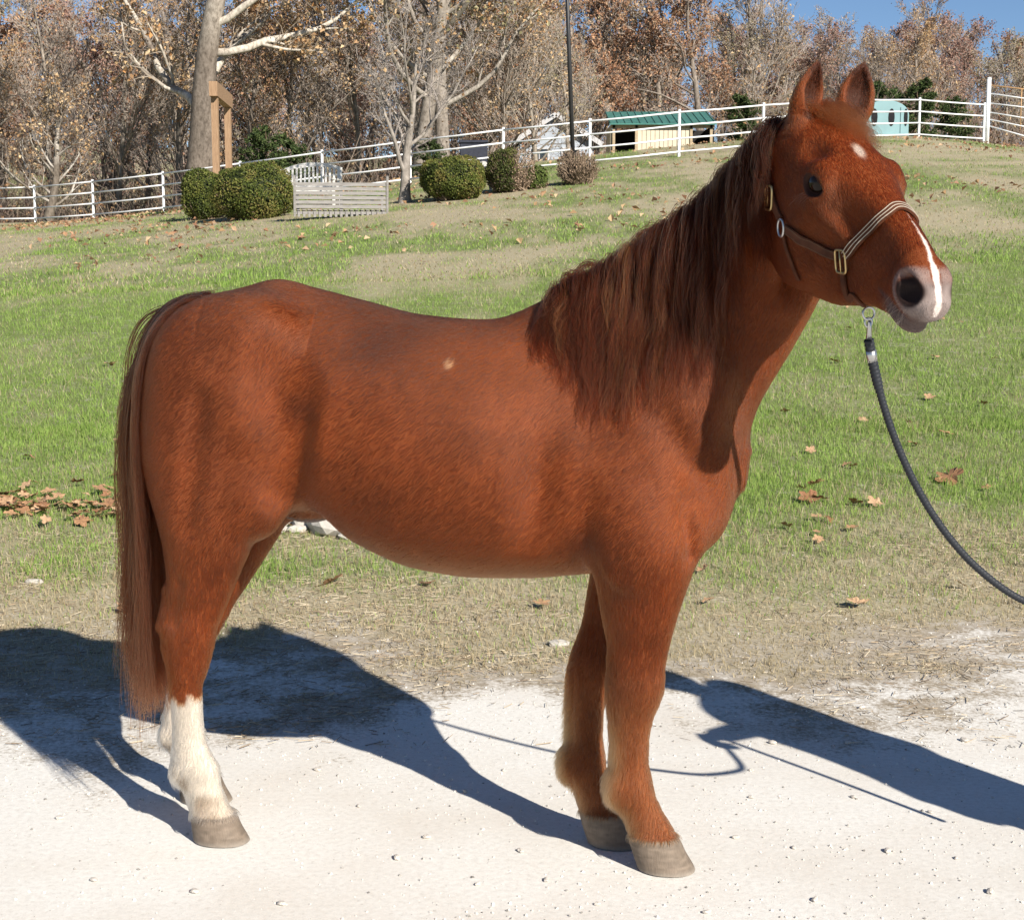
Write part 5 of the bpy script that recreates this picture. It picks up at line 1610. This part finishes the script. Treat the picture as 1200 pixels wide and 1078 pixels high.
# braid: two strands of bumps wound round the core
Tn = np.gradient(RP, axis=0); Tn /= np.linalg.norm(Tn, axis=1)[:, None]
RF = smooth_path(RP, 620); k_ = np.arange(620)
rad_f = np.interp(k_, np.linspace(0, 619, nr), rr) * (1 + .10 * np.sin(k_ * 2.1))
m.tube(RF - RW, rad_f, 8)
rme = m.mesh('rope', smooth=True)
ua = rme.attributes.new('u', 'FLOAT', 'POINT'); vals = np.repeat(k_ * .34, 8).astype(np.float32); ua.data.foreach_set('value', vals)
link('rope', rme, M_ROPE, rope)
sp = at(1016, 389, y0)
MB().tube([RW - RW + (0, 0, -.018), (sp - RW) * .5 + (.004, 0, 0), RP[0] - RW], [.0040, .0048, .007], 8).build('snap', M_STEEL, rope, smooth=True)
ring('snap_eye', RW - RW + np.array([0, 0, -.020]), X, np.array([0, 0, 1.0]), .008, .010, .0026, M_STEEL, rope)
wr_ = smooth_path(rp, 150)[2:5] - RW
MB().tube(wr_, [.0118, .0125, .0118], 10).build('rope_clamp', M_STEEL, rope, smooth=True)

# ---- the handler, out of frame on the right; only the shadow reaches the picture
def handler():
    global PRIMS
    keep = PRIMS; PRIMS = []
    base = np.array([2.10, 3.50, 0.0]); yaw = math.radians(176)
    cx_, sx_ = math.cos(yaw), math.sin(yaw)
    hl = HAND - base; HL = np.array([hl[0] * cx_ + hl[1] * sx_, -hl[0] * sx_ + hl[1] * cx_, hl[2]])   # hand in the person's frame (x forward)
    for sd in (-1, 1):
        cap((.0, sd * .10, .92), (.015, sd * .12, .50), .105, .078, .04)
        cap((.015, sd * .12, .50), (-.02, sd * .12, .10), .078, .062, .03)
        ell((.05, sd * .125, .05), (.125, .046, .05), .03); ell((.12, sd * .128, .035), (.06, .046, .034), .02)
    loft((0, 0, 0), Z, X, Y, [(.82, .10, -.11, 0, 0, .13, 2, 2), (.92, .15, -.15, 0, 0, .215, 2.2, 2.2), (1.05, .15, -.14, 0, 0, .205, 2.2, 2.2), (1.22, .16, -.14, 0, 0, .22, 2.3, 2.3),
                              (1.36, .13, -.12, 0, 0, .215, 2.3, 2.3), (1.43, .055, -.07, 0, 0, .12, 2, 2), (1.46, .02, -.03, 0, 0, .05, 2, 2)], .04)
    cap((-.01, 0, 1.40), (.01, 0, 1.52), .058, .052, .03)
    ell((.015, 0, 1.60), (.095, .075, .118), .03); ell((.06, 0, 1.545), (.045, .048, .045), .03)
    cap((.112, 0, 1.605), (.122, 0, 1.58), .010, .014, .012); cap((.095, -.02, 1.545), (.095, .02, 1.545), .008, .008, .01)
    for sd in (-1, 1):
        ell((.095, sd * .030, 1.612), (.012, .016, .010), .012, 's'); ell((.01, sd * .078, 1.60), (.022, .010, .032), .012)
    def arm(sd, el, wr, hand_dir, curl):
        sh = np.array([0, sd * .185, 1.365])
        cap(sh, el, .072, .060, .04); cap(el, wr, .060, .040, .025)
        hd_ = norm(hand_dir); sidev = norm(np.cross(hd_, Z) if abs(hd_[2]) < .9 else np.cross(hd_, X)); nv = np.cross(sidev, hd_)
        c = wr + hd_ * .05
        ell(c, (.052, .042, .018), .02, ax=[hd_, sidev, nv])
        for i in range(4):
            k0 = wr + hd_ * .088 + sidev * (.030 - .020 * i); l = (.040, .045, .043, .034)[i]
            a1 = k0 + norm(hd_ * (1 - curl) - nv * curl) * l; a2 = a1 + norm(hd_ * (1 - 1.9 * curl) - nv * curl) * l * .7; a3 = a2 + norm(-hd_ * curl - nv * .4) * l * .5
            cap(k0, a1, .0095, .009, .006); cap(a1, a2, .009, .0085, .005); cap(a2, a3, .0085, .0075, .005)
        t0 = wr + hd_ * .030 + sidev * .038; t1 = t0 + norm(hd_ + sidev * .7 - nv * .5) * .042; t2 = t1 + norm(hd_ - nv * .8 - sidev * .2) * .032
        cap(t0, t1, .012, .010, .01); cap(t1, t2, .010, .008, .006)
    sdn = 1 if HL[1] > 0 else -1
    wr = HL - np.array([.085, 0, .0]); arm(sdn, np.array([.05, sdn * .235, 1.09]), wr, HL - np.array([.05, sdn * .235, 1.09]), .75)
    arm(-sdn, np.array([-.06, -sdn * .25, 1.09]), np.array([.02, -sdn * .27, .86]), np.array([.08, 0, -1.0]), .35)
    V, Q, N = build_mesh_sdf(np.array([-.35, -.45, -.02]), np.array([.85, .45, 1.85]), .009)
    x, y, z = V.T
    C = np.tile(np.array([.055, .085, .17]), (len(V), 1))
    C[z > .95] = (.16, .05, .05); C[(z > 1.445) | (np.linalg.norm(V - HL, axis=1) < .135) | (np.linalg.norm(V - np.array([.03, -sdn * .27, .78]), axis=1) < .11)] = (.50, .32, .24)
    C[z < .10] = (.06, .04, .03)
    hair = (z > 1.56) & ((x < .02) | (z > 1.67)); C[hair] = (.07, .045, .03)
    t = NT('person_cloth'); t.base(t.attr('Col').outputs['Color'], .8, .2)
    o = empty('person', tuple(base), yaw); tag(o, 'person standing in front of the horse, holding its lead rope', 'person')
    me = mesh_np('body', V, Q, True); set_col(me, 'Col', C); link('body', me, t.m, o)
    PRIMS = keep
handler()
# ================================================================== fallen leaves, rocks, gravel
def leaf_mesh(seed, lobes=5):
    rs = np.random.default_rng(seed)
    pts = []
    n = 30
    for k in range(n):
        a = -math.pi / 2 + .25 + (2 * math.pi - .5) * k / (n - 1)
        r = .34 + .24 * abs(math.cos((a - math.pi / 2) * lobes / 2 * 1.0)) ** 1.4 + .05 * rs.random()
        if abs(a - math.pi / 2) < .5: r += .08
        pts.append((r * math.cos(a), r * math.sin(a) * 1.05))
    V = [(0, 0, 0)]; c1, c2 = rs.uniform(.15, .55), rs.uniform(-.3, .35)
    for x, y in pts: V.append((x, y, c1 * x * x + c2 * y * y + rs.normal(0, .035)))
    m = [(x * .55, y * .55, c1 * x * x * .3 + c2 * y * y * .3 + rs.normal(0, .015)) for x, y in pts]
    V += m; F_ = []
    for k in range(n - 1):
        F_.append((0, 1 + n + k, 2 + n + k)); F_.append((1 + n + k, 1 + k, 2 + k, 2 + n + k))
    b = MB(); b.add(V, F_)
    b.tube([(0, -.02, 0), (.02, -.30, .04), (.05, -.55, .10)], [.014, .012, .010], 4)
    me = b.mesh('leaf', smooth=False)
    return me
t = NT('fallen_leaf'); oi = t.n('ObjectInfo'); co = t.objco(); f = t.noise(4.0, 5, .65, co)
c = t.ramp(oi.outputs['Random'], [(0, (.26, .125, .065)), (.35, (.40, .235, .125)), (.7, (.48, .32, .19)), (1, (.34, .19, .11))])
t.base(t.mix(1.0, c, t.ramp(f, [(.3, (.6, .6, .6)), (.7, (1.1, 1.1, 1.1))]), 'MULTIPLY'), .7, .2); M_FALL = t.m
LM = [leaf_mesh(i) for i in range(6)]
for m in LM: m.materials.append(M_FALL)
def leaf_at(px, py, s, label, group, lift=.02):
    p = ground_px(px, py)
    o = link('fallen_leaf', LM[random.randrange(6)]); o.location = (p[0], p[1], tz(p[0], p[1]) + lift)
    s *= .8; o.scale = (s, s, s * random.uniform(.6, 1.3)); o.rotation_euler = (random.uniform(-.45, .45), random.uniform(-.45, .45), random.uniform(0, 6.28))
    tag(o, label, 'leaf', group)
random.seed(3)
leaf_at(1112, 566, .20, 'large curled tan leaf lying alone in the grass beside the lead rope', None, .05)
leaf_at(388, 686, .15, 'orange-brown leaf lying on the dry grass under the horse\'s belly', None, .02)
leaf_at(500, 688, .09, 'small orange leaf lying on bare ground under the horse\'s belly', None, .02)
leaf_at(1070, 524, .09, 'brown leaf in the green grass close behind the lead rope', None, .03)
g1_ = ('tan leaf in the small scatter on the green grass in front of the horse\'s chest', 'leaves scattered in front of the chest')
for px, py, s in [(955, 573, .13), (962, 590, .10), (948, 590, .15), (940, 577, .07), (1000, 551, .08), (992, 549, .07), (957, 612, .08), (970, 614, .07), (959, 638, .07), (957, 630, .05), (922, 622, .08), (1003, 594, .10), (920, 486, .08), (998, 624, .07), (1025, 595, .10), (1065, 500, .06)]:
    leaf_at(px, py, s, *g1_, lift=.03)
g2_ = ('brown leaf in the drift of leaves beside the horse\'s tail', 'leaf drift beside the tail')
for k in range(84):
    leaf_at(random.uniform(-8, 146), random.gauss(598, 10), random.uniform(.05, .12), *g2_, lift=random.uniform(.02, .06))
g3_ = ('brown leaf among the white rocks seen under the horse\'s flank', 'leaves among the white rocks')
for k in range(26):
    leaf_at(random.uniform(318, 405), random.gauss(609, 9), random.uniform(.06, .13), *g3_, lift=random.uniform(.01, .05))
g4_ = ('single dry leaf dropped on the grassy slope or the gravel verge', 'leaves strewn over slope and verge')
for k in range(70):
    py = 300 + 420 * random.random() ** 1.1
    leaf_at(random.uniform(0, 1200), py, random.uniform(.06, .12), *g4_, lift=.03)
# leaves too small to tell apart further up the slope
n = 5200
yy = 24 + 33 * rng.random(n) ** .6; xx = (rng.random(n) * 2 - 1) * yy * .36
kp = rng.random(n) < smo(fbm2(xx, yy, .25, 41.0), .40, .65) * .8 + .2 * smo(yy, 44, 54)
xx, yy = xx[kp], yy[kp]; P = np.stack([xx, yy, terrain(xx, yy) + .05], 1)
lv_, lf = leaf_quads(P, np.full(len(P), .13), rng, np.tile([0, 0, 1.0], (len(P), 1)))
me = mesh_np('leaf_litter', lv_, lf); set_col(me, 'Col', np.repeat(np.array(tan + rust)[rng.integers(0, 9, len(P))] * 1.1, 4, 0))
ob = link('leaf_litter', me, M_LEAF); tag(ob, 'fallen brown leaves strewn over the upper slope towards the fence', 'leaves', kind='stuff')

# rocks
def rock_mesh(seed, flat=.6):
    rs = np.random.default_rng(int(seed * 10)); bm = bmesh.new(); bmesh.ops.create_icosphere(bm, subdivisions=2, radius=.5)
    for v in bm.verts:
        a = np.array(v.co); k = 1 + .35 * (mnoise.noise(Vector(a * 2.2 + seed)) ) + .12 * mnoise.noise(Vector(a * 6 + seed))
        v.co = a * k * np.array([1, .8, flat])
    me = bpy.data.meshes.new('rock'); bm.to_mesh(me); bm.free(); return me
M_ROCK = simple('limestone', (.46, .43, .38), .9, .15, .22, 9, .4)
RK = [rock_mesh(i * 3.7 + 1) for i in range(5)]
for m in RK: m.materials.append(M_ROCK)
g5_ = ('white limestone rock in the heap seen under the horse\'s flank', 'white rocks under the flank')
for i, (px, py, s) in enumerate([(338, 612, .13), (350, 620, .10), (368, 615, .20), (382, 622, .22), (397, 620, .13), (330, 620, .09), (360, 604, .12), (404, 628, .09), (345, 606, .09)]):
    p = ground_px(px, py + 4); o = link('rock', RK[i % 5]); o.location = (p[0], p[1], tz(p[0], p[1]) + s * .15); o.scale = (s * 1.25, s, s); o.rotation_euler = (random.uniform(-.3, .3), 0, random.uniform(0, 6)); tag(o, *g5_[:1], 'rock', g5_[1])
for px, py, s, lab in [(190, 603, .12, 'grey-white rock in the leaf drift just behind the tail'), (40, 684, .07, 'pale flat rock in the dry grass at the edge of the verge'), (655, 757, .07, 'grey rock on the verge beside the far foreleg')]:
    p = ground_px(px, py); o = link('rock', RK[random.randrange(5)]); o.location = (p[0], p[1], tz(p[0], p[1]) + s * .12); o.scale = (s * 1.3, s, s * .8); tag(o, lab, 'rock')
# loose stones on the gravel: the larger ones singly
M_STONE = simple('loose_stone', (.52, .48, .43), .9, .15, .35, 5, .3)
SM = [rock_mesh(50 + i * 2.3, .7) for i in range(4)]
for m in SM: m.materials.append(M_STONE)
g6_ = ('small loose stone lying on the white gravel', 'loose stones on the gravel')
st_px = [(880, 936), (955, 1056), (905, 872), (828, 1070), (500, 982), (420, 948), (1075, 905), (993, 872), (228, 1046), (1000, 938), (1120, 1010), (862, 985), (330, 1060), (560, 1040), (610, 1000), (70, 960), (110, 1035), (1160, 1046), (930, 995), (1040, 1000), (700, 1060), (640, 1035), (880, 905), (1090, 955), (465, 1010), (372, 905), (545, 930), (1130, 870), (1010, 830), (590, 905)]
for i, (px, py) in enumerate(st_px):
    s = random.uniform(.014, .028); p = ground_px(px, py); o = link('stone', SM[i % 4]); o.location = (p[0], p[1], tz(p[0], p[1]) + s * .2); o.scale = (s * 1.2, s, s * .8); o.rotation_euler = (0, 0, random.uniform(0, 6)); tag(o, g6_[0], 'stone', g6_[1])
def grit(n):
    y = 2.6 + 5.2 * rng.random(n) ** 1.15; x = (rng.random(n) * 2 - 1) * (y * .36 + .2)
    g, d = zones(x, y); dens = .25 + .9 * smo(fbm2(x, y, 1.6, 61.0), .45, .75) + .6 * smo(y, 4.6, 5.6)
    keep = (rng.random(n) < dens) & (rng.random(n) < .12 + g); x, y = x[keep], y[keep]; n = len(x)
    s = .0014 + .0055 * rng.random(n) ** 4.0
    base = np.array([(1, 0, -.3), (-.5, .85, -.3), (-.5, -.85, -.3), (.55, .5, .45), (-.6, .1, .55), (.2, -.65, .5), (0, 0, .85)])
    Fc = np.array([(0, 1, 3), (1, 4, 3), (1, 2, 4), (2, 5, 4), (2, 0, 5), (0, 3, 5), (3, 4, 6), (4, 5, 6), (5, 3, 6)])
    a = rng.random(n) * 6.283; ca, sa = np.cos(a), np.sin(a)
    B = base[None] * (.75 + .5 * rng.random((n, 7, 3))) * s[:, None, None]
    V = np.stack([B[..., 0] * ca[:, None] - B[..., 1] * sa[:, None], B[..., 0] * sa[:, None] + B[..., 1] * ca[:, None], B[..., 2]], -1)
    V += np.stack([x, y, terrain(x, y) + .0], 1)[:, None]
    Fa = (np.arange(n)[:, None, None] * 7 + Fc[None]).reshape(-1, 3)
    me = mesh_np('gravel', V.reshape(-1, 3), Fa)
    c = np.array([.62, .59, .54]) * (.62 + .55 * rng.random((n, 1))); dk = rng.random(n) < .10; c[dk] *= .45
    set_col(me, 'Col', np.repeat(c, 7, 0))
    t = NT('gravel_stone'); t.base(t.attr('Col').outputs['Color'], .9, .15)
    tag(link('gravel', me, t.m), 'fine white limestone gravel scattered over the road', 'gravel', kind='stuff')
grit(22000)
# dead stalks and straw lying on the verge
def straw(n):
    y = 4.9 + 3.4 * rng.random(n); x = (rng.random(n) * 2 - 1) * (y * .37)
    g, d = zones(x, y); keep = rng.random(n) < (smo(fbm2(x, y, 1.2, 71.0), .35, .65) + .1) * (1 - .75 * smo(g, .35, .7)); x, y = x[keep], y[keep]; n = len(x)
    a = rng.random(n) * 6.283; L = .015 + .055 * rng.random(n) ** 1.5; w = .0006 + .0007 * rng.random(n)
    D = np.stack([np.cos(a), np.sin(a), rng.normal(.06, .10, n)], 1); S = np.stack([-np.sin(a), np.cos(a), np.zeros(n)], 1)
    B = np.stack([x, y, terrain(x, y) + .006], 1); up = np.array([0, 0, 1.0]); h = (w * 1.0)[:, None] * up
    V = np.stack([B - S * w[:, None], B + S * w[:, None], B + h * 2, B + D * L[:, None] - S * w[:, None], B + D * L[:, None] + S * w[:, None], B + D * L[:, None] + h * 2], 1).reshape(-1, 3)
    i = np.arange(n) * 6
    Q = np.concatenate([np.stack([i, i + 1, i + 4, i + 3], 1), np.stack([i + 1, i + 2, i + 5, i + 4], 1), np.stack([i + 2, i, i + 3, i + 5], 1)])
    me = mesh_np('straw', V, Q); c = np.array([(.34, .27, .18), (.24, .18, .12), (.44, .38, .28), (.16, .12, .085)])[rng.integers(0, 4, n)]
    set_col(me, 'Col', np.repeat(c, 6, 0)); t = NT('straw'); t.base(t.attr('Col').outputs['Color'], .8, .2)
    tag(link('straw', me, t.m), 'dead stalks and straw lying over the gravel verge', 'straw', kind='stuff')
straw(18000)
